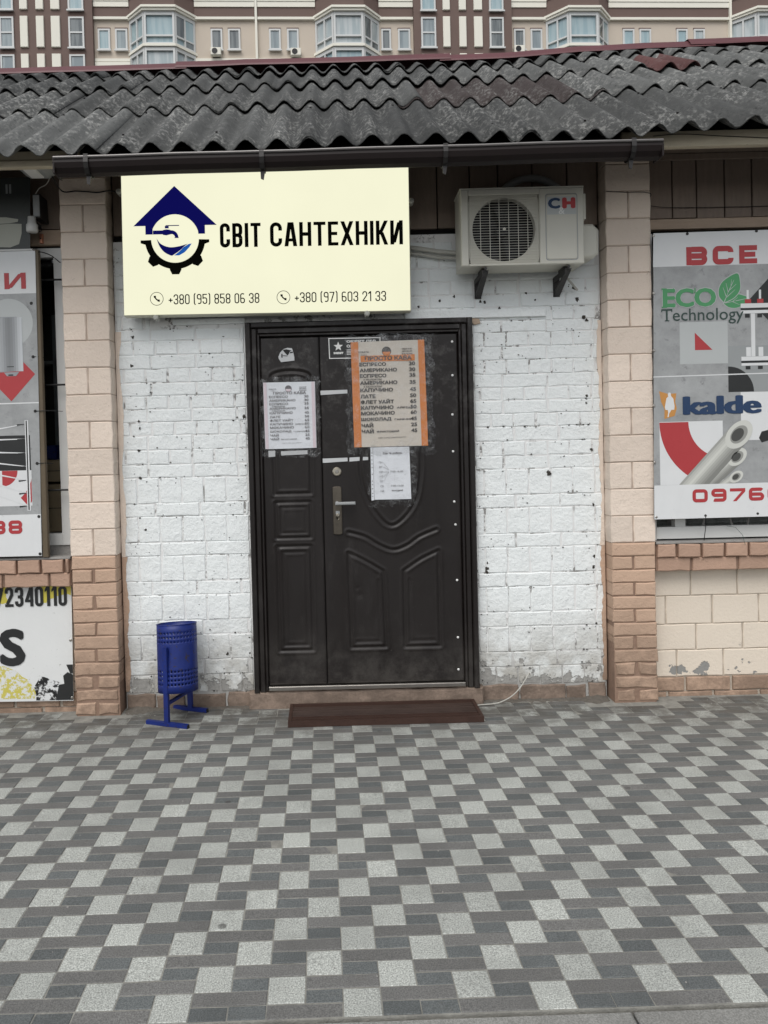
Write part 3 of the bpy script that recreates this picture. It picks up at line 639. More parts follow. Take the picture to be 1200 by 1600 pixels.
for x in (-2.9, -1.0, .9, 2.7):                                                   # ridge capping in overlapping lengths
    cap = MB(); L = 1.98; n = 8; V = []; F = []; lift = .012 * (1 if x in (-1.0, 2.7) else 0) + rng.uniform(0, .006)
    for i in range(n + 1):
        xx = x + L * i / n - .06; zz = zroof(xx, RY) + .012 + lift + rng.uniform(-.003, .003)
        V += [(xx, RY - .075, zz - .012), (xx, RY - .070, zz + .002), (xx, RY - .030, zz + .050), (xx, RY + .08, zz + .070), (xx, RY + .25, zz - .02)]
        if i:
            b = 5 * i
            for k in range(4): F.append((b - 5 + k, b + k, b + k + 1, b - 4 + k))
    cap.add(V, F).build('ridge_cap', M['ridge'], roof)
mb = MB(); mb.add([(RX0, RY + .1, zroof(RX0, RY) - .03), (RX1, RY + .1, zroof(RX1, RY) - .03), (RX1, 8.3, 2.75), (RX0, 8.3, 2.75)], [(0, 1, 2, 3)]); mb.build('rear_slope', S[0], roof)
MB().box(-3.3, 3.9, 8.0, 8.2, -.02, 2.95).build('rear_wall', M['cream'], shop)
MB().box(-3.32, -3.301, WF, 8.0, -.02, 3.0).build('end_wall', M['cream'], shop); MB().box(3.901, 3.92, WF, 8.0, -.02, 3.0).build('end_wall', M['cream'], shop)
MB().box(RX0 + .1, RX1 - .1, 3.86, 4.41, 3.032, 3.045).build('soffit', M['plank'], shop)
# fascia boards either side of the gutter
for x0, x1, z0, z1 in ((-3.6, -1.20, 2.888, 2.930), (-3.6, -1.20, 2.852, 2.884), (1.45, 4.2, 2.872, 2.948)):
    MB().bbox(x0, x1, 3.60 if z0 < 2.88 else 3.606, 3.635, z0, z1, .003).build('fascia_board', M['fascia'], shop)
MB().box(-1.19, 1.44, 3.606, 3.635, 2.86, 2.935).build('fascia_board', M['plankback'], shop)
# gutter
GX0, GX1 = -1.275, 1.585; gz = lambda x: 2.842 + .0040 * x
V = []; F = []; prof = [(3.462, 0), (3.460, -.020), (3.468, -.044), (3.486, -.064), (3.512, -.072), (3.538, -.064), (3.556, -.044), (3.562, -.015), (3.562, .012), (3.558, .012), (3.557, -.015), (3.551, -.042), (3.535, -.059), (3.512, -.067), (3.489, -.060), (3.472, -.042), (3.465, -.02), (3.466, 0)]
N = len(prof); xs = [GX0 + (GX1 - GX0) * i / 10 for i in range(11)]
for x in xs: V += [(x, y, gz(x) + z + (.0015 * math.sin(x * 7))) for y, z in prof]
for i in range(10):
    for k in range(N): F.append((i * N + k, i * N + (k + 1) % N, i * N + N + (k + 1) % N, i * N + N + k))
F += [tuple(range(N)), tuple(range(11 * N - 1, 10 * N - 1, -1))]
gut = MB().add(V, F).build('gutter', M['gutter'], shop)
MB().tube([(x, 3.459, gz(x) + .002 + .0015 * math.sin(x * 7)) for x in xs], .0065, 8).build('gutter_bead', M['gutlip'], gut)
for x in (GX0, GX1): MB().prism_y([(x - .004, gz(x) - .07), (x + .004, gz(x) - .07), (x + .004, gz(x)), (x - .004, gz(x))], 3.4605, 3.561).build('end_cap', M['gutter'], gut)
for x in (-1.122, -.298, .565, 1.447):
    b = MB(); P = [(3.457, .013)] + [(y - (.006 if k < 4 else 0), z - .006) for k, (y, z) in enumerate(prof[:8])] + [(3.568, -.02), (3.60, .06)]
    for (ya, za), (yb, zb) in zip(P[:-1], P[1:]):
        d = math.hypot(yb - ya, zb - za) or 1; ny, nz = -(zb - za) / d * .0035, (yb - ya) / d * .0035
        zc = gz(x); b.add([(x - .011, ya, za + zc), (x + .011, ya, za + zc), (x + .011, yb, zb + zc), (x - .011, yb, zb + zc), (x - .011, ya - ny, za + zc - nz), (x + .011, ya - ny, za + zc - nz), (x + .011, yb - ny, zb + zc - nz), (x - .011, yb - ny, zb + zc - nz)],
                             [(0, 1, 2, 3), (7, 6, 5, 4), (0, 4, 5, 1), (1, 5, 6, 2), (2, 6, 7, 3), (3, 7, 4, 0)])
    zc = gz(x); b.prism_y([(x - .009, zc - .112), (x + .004, zc - .118), (x + .011, zc - .08), (x + .011, zc - .062), (x - .011, zc - .062)], 3.492, 3.500)
    b.build('gutter_bracket', M['darksteel'], gut)

# ------------------------------------------------------------------ door
DF = 4.062                                                                        # face of the leaves
door = MB()
def ring(mb, x0, x1, z0, z1, w, y0, y1, c, bottom=False):
    mb.bbox(x0, x0 + w, y0, y1, z0, z1, c); mb.bbox(x1 - w, x1, y0, y1, z0, z1, c); mb.bbox(x0 + w + .0005, x1 - w - .0005, y0, y1, z1 - w, z1, c)
ring(door, -.467, .788, .088, 2.146, .030, 4.045, 4.106, .006); ring(door, -.436, .757, .088, 2.115, .034, 4.052, 4.106, .008); ring(door, -.401, .722, .10, 2.080, .013, 4.046, 4.106, .004)
door = door.build('door', M['doorframe'], shop)
MB().bbox(-.387, .708, 4.04, 4.105, .100, .124, .004).build('threshold', M['steel'], door)
MB().box(-.40, .72, 4.085, 4.106, .124, 2.07).build('backing', M['hole'], door)
def seg_dist(X, Z, P):
    D = np.full(X.shape, 9.)
    for (ax, az), (bx_, bz) in zip(P[:-1], P[1:]):
        dx, dz = bx_ - ax, bz - az; L2 = dx * dx + dz * dz + 1e-12
        t = np.clip(((X - ax) * dx + (Z - az) * dz) / L2, 0, 1); D = np.minimum(D, np.hypot(X - ax - t * dx, Z - az - t * dz))
    return D
def rect(x0, x1, z0, z1): return [(x0, z0), (x1, z0), (x1, z1), (x0, z1), (x0, z0)]
def leaf(x0, x1, z0, z1, paths, dents, name):
    st = .0055; nx = int((x1 - x0) / st); nz = int((z1 - z0) / st)
    gx = np.linspace(x0, x1, nx); gzz = np.linspace(z0, z1, nz); X, Z = np.meshgrid(gx, gzz); Hh = np.zeros_like(X)
    for P, k in paths:
        d = seg_dist(X, Z, P); Hh += k * .62 * (-.0075 * np.exp(-(d / .0065) ** 2) + .0050 * np.exp(-((d - .0165) / .0068) ** 2))
    for dx, dz, r, a in dents: Hh -= a * np.exp(-((X - dx) ** 2 + (Z - dz) ** 2) / r ** 2)
    e = np.minimum(np.minimum(X - x0, x1 - X), np.minimum(Z - z0, z1 - Z)); Hh -= .006 * np.exp(-(e / .004) ** 2)
    V = np.stack([X, DF - Hh, Z], -1).reshape(-1, 3); F = []
    for j in range(nz - 1):
        b = j * nx
        F += [(b + i, b + i + 1, b + nx + i + 1, b + nx + i) for i in range(nx - 1)]
    o = MB(); o.v = V.tolist(); o.f = F; o.mi = [0] * len(F)
    return o.build(name, M['door'], door, True)
archL = [(-.325, 1.195), (-.125, 1.195), (-.118, 1.845)] + [(-.225 + .107 * math.cos(a * PI / 8), 1.845 + .03 * math.sin(a * PI / 8)) for a in range(9)] + [(-.332, 1.845), (-.325, 1.195)]
side = leaf(-.389, -.0615, .127, 2.064, [(archL, 1), (rect(-.322, -.132, .950, 1.147), 1), (rect(-.319, -.134, .320, .902), 1), (rect(-.29, -.16, .35, .87), .45), (rect(-.295, -.155, .975, 1.12), .4)], [], 'side_leaf')
def smooth(P, n=6):
    out = []
    for i in range(len(P) - 1):
        p0, p1, p2, p3 = P[max(i - 1, 0)], P[i], P[i + 1], P[min(i + 2, len(P) - 1)]
        for k in range(n):
            t = k / n; out.append(tuple(.5 * (2 * p1[c] + (p2[c] - p0[c]) * t + (2 * p0[c] - 5 * p1[c] + 4 * p2[c] - p3[c]) * t * t + (3 * p1[c] - p0[c] - 3 * p2[c] + p3[c]) * t ** 3) for c in (0, 1)))
    return out + [P[-1]]
oval = smooth([(.15, 1.78), (.150, 1.45), (.158, 1.26), (.215, 1.105), (.32, 1.003), (.44, 1.107), (.482, 1.26), (.49, 1.45), (.49, 1.78), (.43, 1.90), (.32, 1.95), (.21, 1.90), (.15, 1.78)])
wave = smooth([(.077, .972), (.167, .945), (.24, .900), (.322, .868), (.40, .890), (.47, .937), (.566, .976)])
lp = smooth([(.075, .857), (.164, .812), (.263, .751)]) + [(.272, .328), (.080, .328), (.075, .857)]; rp = smooth([(.381, .750), (.479, .813), (.575, .857)]) + [(.574, .326), (.378, .326), (.381, .750)]
main = leaf(-.0575, .7065, .127, 2.064, [(oval, 1), (wave, 1.1), (lp, 1), (rp, 1), ([(.11, .36), (.24, .36), (.24, .70)], .3), ([(.41, .70), (.41, .36), (.54, .36)], .3)], [(.13, .62, .018, .003), (.12, .66, .01, .002), (.27, .50, .05, .0015), (.62, .9, .06, .0015)], 'main_leaf')
for x, z in [(.676, 2.015), (.674, 1.829), (.669, 1.612), (.668, 1.408), (.669, 1.129), (.673, 1.001), (.675, .691), (.673, .371), (.672, .191)]:
    MB().disc_y(x, z, .0068, DF - .005, DF + .004, 10, .003).build('rivet', M['inkw'], main)
lk = MB().disc_y(.021, 1.312, .0245, DF - .010, DF + .003, 22, .004).build('lock', M['brass'], main)
MB().disc_y(.021, 1.313, .011, DF - .014, DF - .009, 14, .002).build('key_cylinder', M['steel'], main)
pl = MB(); pl.prism_y([(-.006, .967)] + [(.019 + .025 * math.cos(a), .967 + .006 * math.sin(a)) for a in (-2.2, -1.57, -.9)] + [(.044, .967), (.044, 1.224)] + [(.019 + .025 * math.cos(a), 1.224 + .006 * math.sin(a)) for a in (.9, 1.57, 2.2)] + [(-.006, 1.224)], DF - .011, DF + .002, .003)
pl.build('handle_plate', M['plate'], main)
lv = MB().disc_y(.018, 1.138, .011, DF - .045, DF - .010, 12, .002); lv.bbox(.008, .119, DF - .055, DF - .040, 1.129, 1.146, .005); lv.build('lever_handle', M['plasticd'], main)
MB().prism_y([(.010, 1.050)] + arc(.020, 1.070, .010, 0, 180, 8) + [(.010, 1.050)][:0] + arc(.020, 1.052, .010, 180, 360, 8), DF - .0165, DF - .010, .002).build('key_cylinder', M['brass'], main)
MB().box(.009, .031, DF - .013, DF - .0105, 1.078, 1.094).build('plate_grip', M['plasticd'], main)
step = MB(); P = []
n = 22
for i in range(n + 1): P.append((-.50 + 1.31 * i / n, .094 + rng.uniform(-.008, .004)))
step.prism_y([(-.50, -.012), (.81, -.012)] + P[::-1], 4.052, 4.11, .010).build('door_step', M['plinth'], shop)

# ------------------------------------------------------------------ illuminated shop sign
SM = Matrix.Translation((-.332, 0, 2.568)) @ Matrix.Rotation(math.radians(.42), 4, 'Y') @ Matrix.Translation((.332, 0, -2.568)); SY = 3.97
sg = thing('shop_sign', 'backlit cream sign with blue house and gear logo above the dark door', 'sign', (-.33, 4.05, 2.18))
cs = MB(SM); cs.prism_y([(-1.108, 2.179), (.447, 2.179), (.447, 2.957), (-1.108, 2.957)], SY + .0045, SY + .075, .004); cs.box(-.9, -.86, SY + .0755, WF - .002, 2.3, 2.9); cs.box(.2, .24, SY + .0755, WF - .002, 2.3, 2.9)
cs.build('sign_case', M['signcase'], sg); MB(SM).box(-1.1035, .4425, SY + .001, SY + .0043, 2.1835, 2.9525).build('sign_face', M['signface'], sg)
t = MB(SM); signtext(t, 'СВІТ', -.578, -.358, 2.537, 2.666, SY - .0006, .0195, .0125, .024); t.build('lettering', M['signink'], sg); t = MB(SM); signtext(t, 'САНТЕХНІКИ', -.308, .408, 2.537, 2.666, SY - .0006, .0195, .0125, .024); t.build('lettering', M['signink'], sg)
t = MB(SM); signtext(t, '+380 (95) 858 06 38', -.862, -.372, 2.236, 2.290, SY - .0006, .0060, .0052, .009); t.build('phone_number', M['signink'], sg); t = MB(SM); signtext(t, '+380 (97) 603 21 33', -.181, .312, 2.235, 2.289, SY - .0006, .0060, .0052, .009); t.build('phone_number', M['signink'], sg)
t = MB(SM)
for cx, cz in ((-.926, 2.268), (-.242, 2.264)):
    o_, i_ = arc(cx, cz, .0365, 0, 360, 28), arc(cx, cz, .0335, 0, 360, 28)
    for k in range(28): t.flat([i_[k], o_[k], o_[k + 1], i_[k + 1]], SY - .0005)
    for k in range(8):
        a, b = math.radians(185 + 80 * k / 8), math.radians(185 + 80 * (k + 1) / 8); w = .007 + (.005 if k in (0, 1, 6, 7) else 0)
        cc = (cx + .019, cz + .019); t.flat([(cc[0] + (.030 - w * .5) * math.cos(a), cc[1] + (.030 - w * .5) * math.sin(a)), (cc[0] + (.030 + w * .5) * math.cos(a), cc[1] + (.030 + w * .5) * math.sin(a)), (cc[0] + (.030 + w * .5) * math.cos(b), cc[1] + (.030 + w * .5) * math.sin(b)), (cc[0] + (.030 - w * .5) * math.cos(b), cc[1] + (.030 - w * .5) * math.sin(b))], SY - .0005)
t.build('phone_icons', M['signink'], sg)
cx, cz, Rr = -.8205, 2.5885, .1310                                                  # logo: house over a circle, gear below, tap and water
L = MB(SM); ys = SY - .0006
hw = [(-.8185, 2.871), (-1.043, 2.659), (-.979, 2.659), (-.979, 2.613), (-.936, 2.613), (-.936, 2.634)]
tt = [(cx + Rr * math.cos(math.radians(a)), cz + Rr * math.sin(math.radians(a))) for a in range(158, 11, -7)]
hr = [(-.694, 2.613), (-.658, 2.613), (-.658, 2.659), (-.594, 2.659)]
poly = [(-.979, 2.613), (-.936, 2.613)]
apex = (-.8185, 2.871); left = [(-.979, 2.613), (-.94, 2.613)] + [p for p in tt if p[0] < cx]; right = [p for p in tt if p[0] >= cx] + [(-.694, 2.613), (-.658, 2.613)]
Lp = left; top = lambda x: 2.871 - (2.871 - 2.659) * abs(x + .8185) / .2245
for pts in (left, right):
    for p, q in zip(pts[:-1], pts[1:]): L.flat([p, q, (q[0], top(q[0])), (p[0], top(p[0]))] if q[0] > p[0] else [q, p, (p[0], top(p[0])), (q[0], top(q[0]))], ys)
L.flat([left[-1], right[0], (right[0][0], top(right[0][0])), apex, (left[-1][0], top(left[-1][0]))], ys)
L.flat([(-1.043, 2.659), (-.975, 2.659), (-.975, top(-.975))], ys - .0002); L.flat([(-.662, 2.659), (-.594, 2.659), (-.662, top(-.662))], ys - .0002)
L.flat([(-.9385, 2.613), (-.88, 2.613), (-.88, 2.634), (-.9385, 2.634)], ys - .0003)
L.flat([(-.885, 2.610), (-.866, 2.607), (-.85, 2.611), (-.838, 2.6135), (-.838, 2.633), (-.85, 2.6375), (-.866, 2.6395), (-.885, 2.636)], ys - .0006)
a0 = arc(-.839, 2.594, .0375, 92, -3, 8, .040); a1 = arc(-.839, 2.594, .019, 92, -3, 8, .020)
for k in range(8): L.flat([a1[k], a1[k + 1], a0[k + 1], a0[k]], ys - .0003)
L.flat([(-.823, 2.592), (-.800, 2.592), (-.8005, 2.596), (-.822, 2.596)], ys - .0009)
L.flat([(-.874, 2.645), (-.853, 2.645), (-.853, 2.657), (-.874, 2.657)], ys); L.flat([(-.872, 2.6572), (-.797, 2.6572), (-.797, 2.662), (-.868, 2.662)], ys)
L.build('logo_house', M['signblue'], sg)
L = MB(SM); Ri, Ro = .1285, .163                                                    # lower half gear
for k in range(30):
    a, b = math.radians(182 + 176 * k / 30), math.radians(182 + 176 * (k + 1) / 30)
    L.flat([(cx + Ri * math.cos(a), cz + Ri * math.sin(a)), (cx + Ro * math.cos(a), cz + Ro * math.sin(a)), (cx + Ro * math.cos(b), cz + Ro * math.sin(b)), (cx + Ri * math.cos(b), cz + Ri * math.sin(b))], ys)
for a in (225, 270, 315):
    P = [(Ro - .012, -.033), (Ro + .004, -.031), (Ro + .028, -.019), (Ro + .028, .019), (Ro + .004, .031), (Ro - .012, .033)]; a = math.radians(a)
    L.flat([(cx + x * math.cos(a) - y * math.sin(a), cz + x * math.sin(a) + y * math.cos(a)) for x, y in P], ys - .0003)
L.flat([(-1.006, 2.5825), (-1.006, 2.567), (-.965, 2.553), (-.949, 2.5825)], ys - .0003); L.flat([(-.692, 2.5825), (-.676, 2.553), (-.636, 2.567), (-.636, 2.5825)], ys - .0003)
L.build('logo_gear', M['signink'], sg)
L = MB(SM); up_ = smooth([(-.920, 2.592), (-.897, 2.562), (-.852, 2.544), (-.80, 2.548), (-.752, 2.561)]); lo = smooth([(-.920, 2.592), (-.905, 2.55), (-.880, 2.518), (-.848, 2.500), (-.836, 2.4985)]);
lo2 = smooth([(-.836, 2.4985), (-.80, 2.522), (-.77, 2.548), (-.752, 2.561)])
LL = lo + lo2[1:]
m = len(up_)
for k in range(m - 1):
    q = lambda A, f: A[min(int(f * (len(A) - 1)), len(A) - 1)]
    L.flat([q(LL, k / (m - 1)), q(LL, (k + 1) / (m - 1)), up_[k + 1], up_[k]], ys)
L.build('logo_water', M['signblue'], sg)
L = MB(SM); L.flat([(-.827, 2.499), (-.800, 2.499), (-.770, 2.515), (-.745, 2.541), (-.731, 2.562), (-.748, 2.559), (-.775, 2.543), (-.80, 2.519)], ys); L.build('logo_water', M['signblue2'], sg)
for x, z in ((-1.119, 2.849), (.457, 2.771), (-.934, 2.168), (.208, 2.170)):
    MB(SM).disc_y(x, z, .0150, SY - .004, SY + .05, 18, .005).build('standoff_knob', M['knob'], sg)

# ------------------------------------------------------------------ air conditioner
# the unit is 0.64 m wide and 0.19 m deep, hung close to the wall
ACM = Matrix.Translation((.024, 3.87, .026)) @ Matrix.Translation((1.004, 0, 2.556)) @ Matrix.Diagonal((1.024, .722, 1.024, 1)) @ Matrix.Translation((-1.004, -3.78, -2.556))
ac = thing('air_conditioner', 'ivory outdoor air conditioner unit with round fan grille on wall brackets', 'air conditioner', (1.0, 4.0, 2.34))
AY = 3.78; ax0, ax1, az0, az1 = .690, 1.317, 2.362, 2.749
c = MB(ACM); gx0, gx1, gz0, gz1 = .727, 1.091, 2.372, 2.720                              # case as five walls round the grille opening
c.box(ax0, ax1, AY + .012, 4.04, az1 - .012, az1); c.box(ax0, ax1, AY + .012, 4.04, az0, az0 + .008); c.box(ax0, ax0 + .008, AY + .012, 4.04, az0 + .0081, az1 - .0121); c.box(gx1 + .01, ax1, AY + .012, 4.04, az0 + .0081, az1 - .0121); c.box(ax0 + .0081, gx1 + .0099, 4.02, 4.04, az0 + .0081, az1 - .0121)
c.bbox(ax0 - .002, gx0, AY, AY + .013, az0 - .002, az1 + .002, .006); c.bbox(gx1, ax1 + .002, AY, AY + .013, az0 - .002, az1 + .002, .006); c.bbox(gx0 + .0005, gx1 - .0005, AY, AY + .013, gz1, az1 + .002, .004); c.bbox(gx0 + .0005, gx1 - .0005, AY, AY + .013, az0 - .002, gz0, .003)
c.build('case', M['plastic'], ac)
MB(ACM).bbox(ax0 - .004, ax1 + .004, AY + .002, 4.045, az1 + .0025, az1 + .010, .003).build('lid', M['plastic'], ac)
fcx, fcz, fr_ = .910, 2.546, .162
sh = MB(ACM)                                                                          # shroud with the round fan opening
for k in range(48):
    a, b = 2 * PI * k / 48, 2 * PI * (k + 1) / 48
    def edge(t):
        cc_, ss = math.cos(t), math.sin(t); s_ = min((gx1 - fcx) / abs(cc_) if abs(cc_) > 1e-6 else 9, (gz1 - fcz) / abs(ss) if abs(ss) > 1e-6 else 9); return fcx + cc_ * s_, fcz + ss * s_
    A, B = edge(a), edge(b); p, q = (fcx + fr_ * math.cos(a), fcz + fr_ * math.sin(a)), (fcx + fr_ * math.cos(b), fcz + fr_ * math.sin(b))
    sh.flat([p, A, B, q], AY + .016); sh.add([(p[0], AY + .016, p[1]), (q[0], AY + .016, q[1]), (q[0], AY + .07, q[1]), (p[0], AY + .07, p[1])], [(0, 1, 2, 3)])
sh.build('fan_shroud', M['plastic'], ac)
MB(ACM).box(gx0 - .02, gx1 + .008, AY + .16, AY + .165, gz0, gz1).build('coil', M['fan'], ac)
fn = MB(ACM).disc_y(fcx, fcz, .035, AY + .045, AY + .10, 18, .01)
for k in range(3):
    a0 = k * 2 * PI / 3 + .4; V = []
    for i in range(7):
        a = a0 + i * .20; V += [(fcx + .032 * math.cos(a), AY + .06 + .008 * i, fcz + .032 * math.sin(a)), (fcx + .150 * math.cos(a + .25), AY + .05 + .009 * i, fcz + .150 * math.sin(a + .25))]
    fn.add(V, [(2 * i, 2 * i + 1, 2 * i + 3, 2 * i + 2) for i in range(6)])
fn.build('fan', M['fan'], ac)
gr = MB(ACM)
for i in range(26): z = gz0 + .008 + (gz1 - gz0 - .016) * i / 25; gr.box(gx0 + .002, gx1 - .002, AY + .003, AY + .0075, z - .0007, z + .0007)
for i in range(8): x = gx0 + .012 + (gx1 - gx0 - .024) * i / 7; gr.box(x - .0014, x + .0014, AY + .0012, AY + .0029, gz0 + .003, gz1 - .003)
gr.disc_y(fcx, fcz, .008, AY - .002, AY + .003, 12, .001)
tag(gr.build('grille', M['plastic'], ac), kind='stuff')
rr = arc(1.135, 2.706, .014, 180, 90, 4) + arc(1.273, 2.706, .014, 90, 0, 4) + arc(1.273, 2.393, .014, 0, -90, 4) + arc(1.135, 2.393, .014, 270, 180, 4); rr = rr[::-1]
MB(ACM).prism_y(rr, AY - .0012, AY + .004, .001).build('panel_groove', M['plasticd'], ac)
cen = (1.204, 2.5495); MB(ACM).prism_y([(cen[0] + (x - cen[0]) * .945, cen[1] + (z - cen[1]) * .975) for x, z in rr], AY - .006, AY + .003, .004).build('front_panel', M['plastic'], ac)
MB(ACM).box(1.129, 1.279, AY - .0068, AY - .0055, 2.612, 2.703).build('logo_plate', M['lgrey'], ac)
t = MB(ACM); text(t, 'C', 1.134, 1.197, 2.641, 2.697, AY - .0072, .005); t.build('logo_letter', M['navy'], ac); t = MB(ACM); text(t, 'H', 1.207, 1.275, 2.641, 2.697, AY - .0072, .0075); t.build('logo_letter', M['red'], ac)
t = MB(ACM); text(t, '&', 1.188, 1.219, 2.613, 2.648, AY - .0076, .001); t.build('logo_letter', M['inkw'], ac)
cv = MB(ACM); cv.prism_y([(1.3205, 2.40), (1.385, 2.40), (1.413, 2.425), (1.413, 2.55), (1.385, 2.578), (1.3205, 2.578)], 3.86, 4.02, .012); cv.box(1.3205, 1.334, 3.80, 4.03, 2.59, 2.72); cv.build('valve_cover', M['plastic'], ac)
for x in (.812, 1.240):
    b = MB(ACM); b.box(x - .016, x + .016, 3.80, WF - .003, 2.336, 2.3405); b.box(x - .016, x - .012, 3.80, WF - .003, 2.312, 2.3355)
    b.box(x - .018, x + .018, WF - .006, WF - .002, 2.235, 2.3355)
    b.add([(x - .013, 3.805, 2.333), (x + .015, 3.805, 2.333), (x + .015, 3.83, 2.333), (x - .013, 3.83, 2.333), (x - .013, WF - .0065, 2.235), (x + .015, WF - .0065, 2.235), (x + .015, WF - .0065, 2.262), (x - .013, WF - .0065, 2.262)], [(0, 1, 5, 4), (1, 2, 6, 5), (2, 3, 7, 6), (3, 0, 4, 7), (0, 3, 2, 1), (4, 5, 6, 7)])
    b.disc_y(x, 2.349, .008, 3.79, 3.80, 8); b.box(x - .012, x + .012, 3.86, 3.99, 2.341, 2.360)
    b.build('bracket', M['darksteel'], ac)
MB(ACM).tube([(1.245, 3.95, 2.345), (1.27, 3.99, 2.325), (1.31, 4.03, 2.295), (1.345, 4.06, 2.265)], .006, 8).build('drain_hose', M['wcable'], ac)
for dz, r in ((0, .012), (-.030, .008)):
    MB(ACM).tube([(.42, 4.07, 2.520 + dz), (.50, 4.06, 2.508 + dz), (.60, 4.065, 2.492 + dz * 1.1), (.70, 4.05, 2.478 + dz * .9), (.78, 4.046, 2.472 + dz)], r, 10).build('insulated_pipe', M['wcable'], ac, True)
P = [(1.13 + .215 * math.cos(2 * PI * k / 40), 4.072, 2.690 + .215 * math.sin(2 * PI * k / 40)) for k in range(41)]
tag(MB().tube(P, .020, 10).build('pipe_coil', M['plasticd'], None, True), 'round grey coil of pipe hung on the planks behind the air conditioner', 'pipe coil')

# ------------------------------------------------------------------ litter bin
bin_ = thing('litter_bin', 'blue perforated metal litter bin on two posts beside the white wall', 'litter bin', (-.873, 3.93, 0))
bc = Vector((-.868, 3.945)); pd = Vector((.34, .94)).normalized(); fd = Vector((pd.y, -pd.x)); BR = .107; BZ0, BZ1 = .158, .512
TM = Matrix.Translation((bc.x, bc.y, .33)) @ Matrix.Rotation(math.radians(-1.6), 4, 'Y') @ Matrix.Rotation(math.radians(-8), 4, 'X') @ Matrix.Translation((-bc.x, -bc.y, -.33))
mb = MB(TM); NC = 36; zr = [BZ0, BZ0 + .034] + [BZ0 + .034 + .0225 * i for i in range(1, 5)] + [BZ1 - .10, BZ1 - .032 - .0225 * 2, BZ1 - .032 - .0225, BZ1 - .032, BZ1]
zr = sorted(set(zr)); holes = {1, 2, 3, 4, 6, 7, 8}
def cyl(a, z, r=BR): return (bc.x + r * math.cos(a), bc.y + r * math.sin(a), z)
for j in range(len(zr) - 1):
    z0, z1 = zr[j], zr[j + 1]; zm = (z0 + z1) / 2
    for k in range(NC):
        a0, a1 = 2 * PI * k / NC, 2 * PI * (k + 1) / NC; am = (a0 + a1) / 2
        if j in holes:
            o8 = [(a0, z0), (am, z0), (a1, z0), (a1, zm), (a1, z1), (am, z1), (a0, z1), (a0, zm)]
            i8 = [(am + .0056 / BR * math.cos(t), zm + .0056 * math.sin(t)) for t in [math.radians(225 + 45 * q) for q in range(8)]]
            mb.add([cyl(*p) for p in o8] + [cyl(*p) for p in i8], [(q, (q + 1) % 8, 8 + (q + 1) % 8, 8 + q) for q in range(8)])
        else: mb.add([cyl(a0, z0), cyl(am, z0), cyl(a1, z0), cyl(a1, z1), cyl(am, z1), cyl(a0, z1)], [(0, 1, 4, 5), (1, 2, 3, 4)])
dr = mb.build('drum', M['blue'], bin_, True, True); md = dr.modifiers.new('thick', 'SOLIDIFY'); md.thickness = .0016; md.offset = -1
MB(TM).add([cyl(2 * PI * k / 36, BZ0 + .006, BR - .002) for k in range(36)], [tuple(range(36))]).build('bottom', M['blue'], dr)
MB(TM).tube([cyl(2 * PI * k / 36, BZ1) for k in range(37)], .0025, 6).build('rim', M['blue'], dr)
def bar(p, q, w, h):                                                               # square tube between two points
    p, q = Vector(p), Vector(q); t = (q - p).normalized(); s_ = t.cross(Vector((0, 0, 1)))
    if s_.length < .1: s_ = Vector((fd.x, fd.y, 0))
    s_.normalize(); u_ = s_.cross(t); V = []
    for e in (p, q):
        for a, b in ((-1, -1), (1, -1), (1, 1), (-1, 1)): V.append(e + s_ * w / 2 * a + u_ * h / 2 * b)
    return V, [(0, 1, 2, 3), (7, 6, 5, 4), (0, 4, 5, 1), (1, 5, 6, 2), (2, 6, 7, 3), (3, 7, 4, 0)]
for s_, zt in ((-1, .415), (1, .40)):
    b2 = bc + pd * s_ * (BR + .0105)
    MB().add(*bar((b2.x, b2.y, .018), (b2.x, b2.y, zt), .026, .018)).build('post', M['blue'], bin_)
    e0, e1 = b2 - fd * .125, b2 + fd * .125
    if s_ > 0: e0, e1 = b2 - fd * .105, b2 + fd * .105
    ft = MB().add(*bar((e0.x, e0.y, .0103), (e1.x, e1.y, .0103), .020, .020)).build('foot', M['blue'], bin_)
    dv = (e1 - e0).normalized(); MB().add(*bar((e1.x, e1.y, .0093), (e1.x + dv.x * .004, e1.y + dv.y * .004, .0093), .0182, .0182)).build('end_cap', M['cable'], ft)
p0, p1 = bc - pd * (BR + .002), bc + pd * (BR + .002); MB().add(*bar((p0.x, p0.y, .115), (p1.x, p1.y, .115), .022, .012)).build('cross_bar', M['blue'], bin_)

# ------------------------------------------------------------------ metal door grate
mt = thing('foot_grate', 'rusty brown metal foot grate lying on the pavers in front of the door', 'foot grate', (.25, 3.9, 0))
GM = Matrix.Translation((.25, 3.91, 0)) @ Matrix.Rotation(.008, 4, 'Z') @ Matrix.Translation((-.25, -3.91, 0)); X0, X1, Y0, Y1, HT = -.268, .752, 3.772, 4.035, .031
def frame_bar(x0, x1, y0, y1): return MB(GM).box(x0, x1, y0, y1, .001, HT).build('frame_bar', M['rust'], mt)
frame_bar(X0, X1, Y0, Y0 + .014); frame_bar(X0, X1, Y1 - .014, Y1); frame_bar(X0, X0 + .018, Y0 + .0142, Y1 - .0142); frame_bar(X1 - .018, X1, Y0 + .0142, Y1 - .0142)
for i in range(15):
    y = Y0 + .0215 + (Y1 - Y0 - .043) * i / 14; MB(GM).box(X0 + .0185, X1 - .0185, y - .0052, y + .0052, .004, HT - .003 + rng.uniform(-.0012, .0012)).build('slat', M['matdark'] if 3 < i < 13 else M['rust'], mt)
MB(GM).box(X0 + .0186, X1 - .0186, Y0 + .0146, Y1 - .0146, .0012, .0036).build('tray', M['cable'], mt)

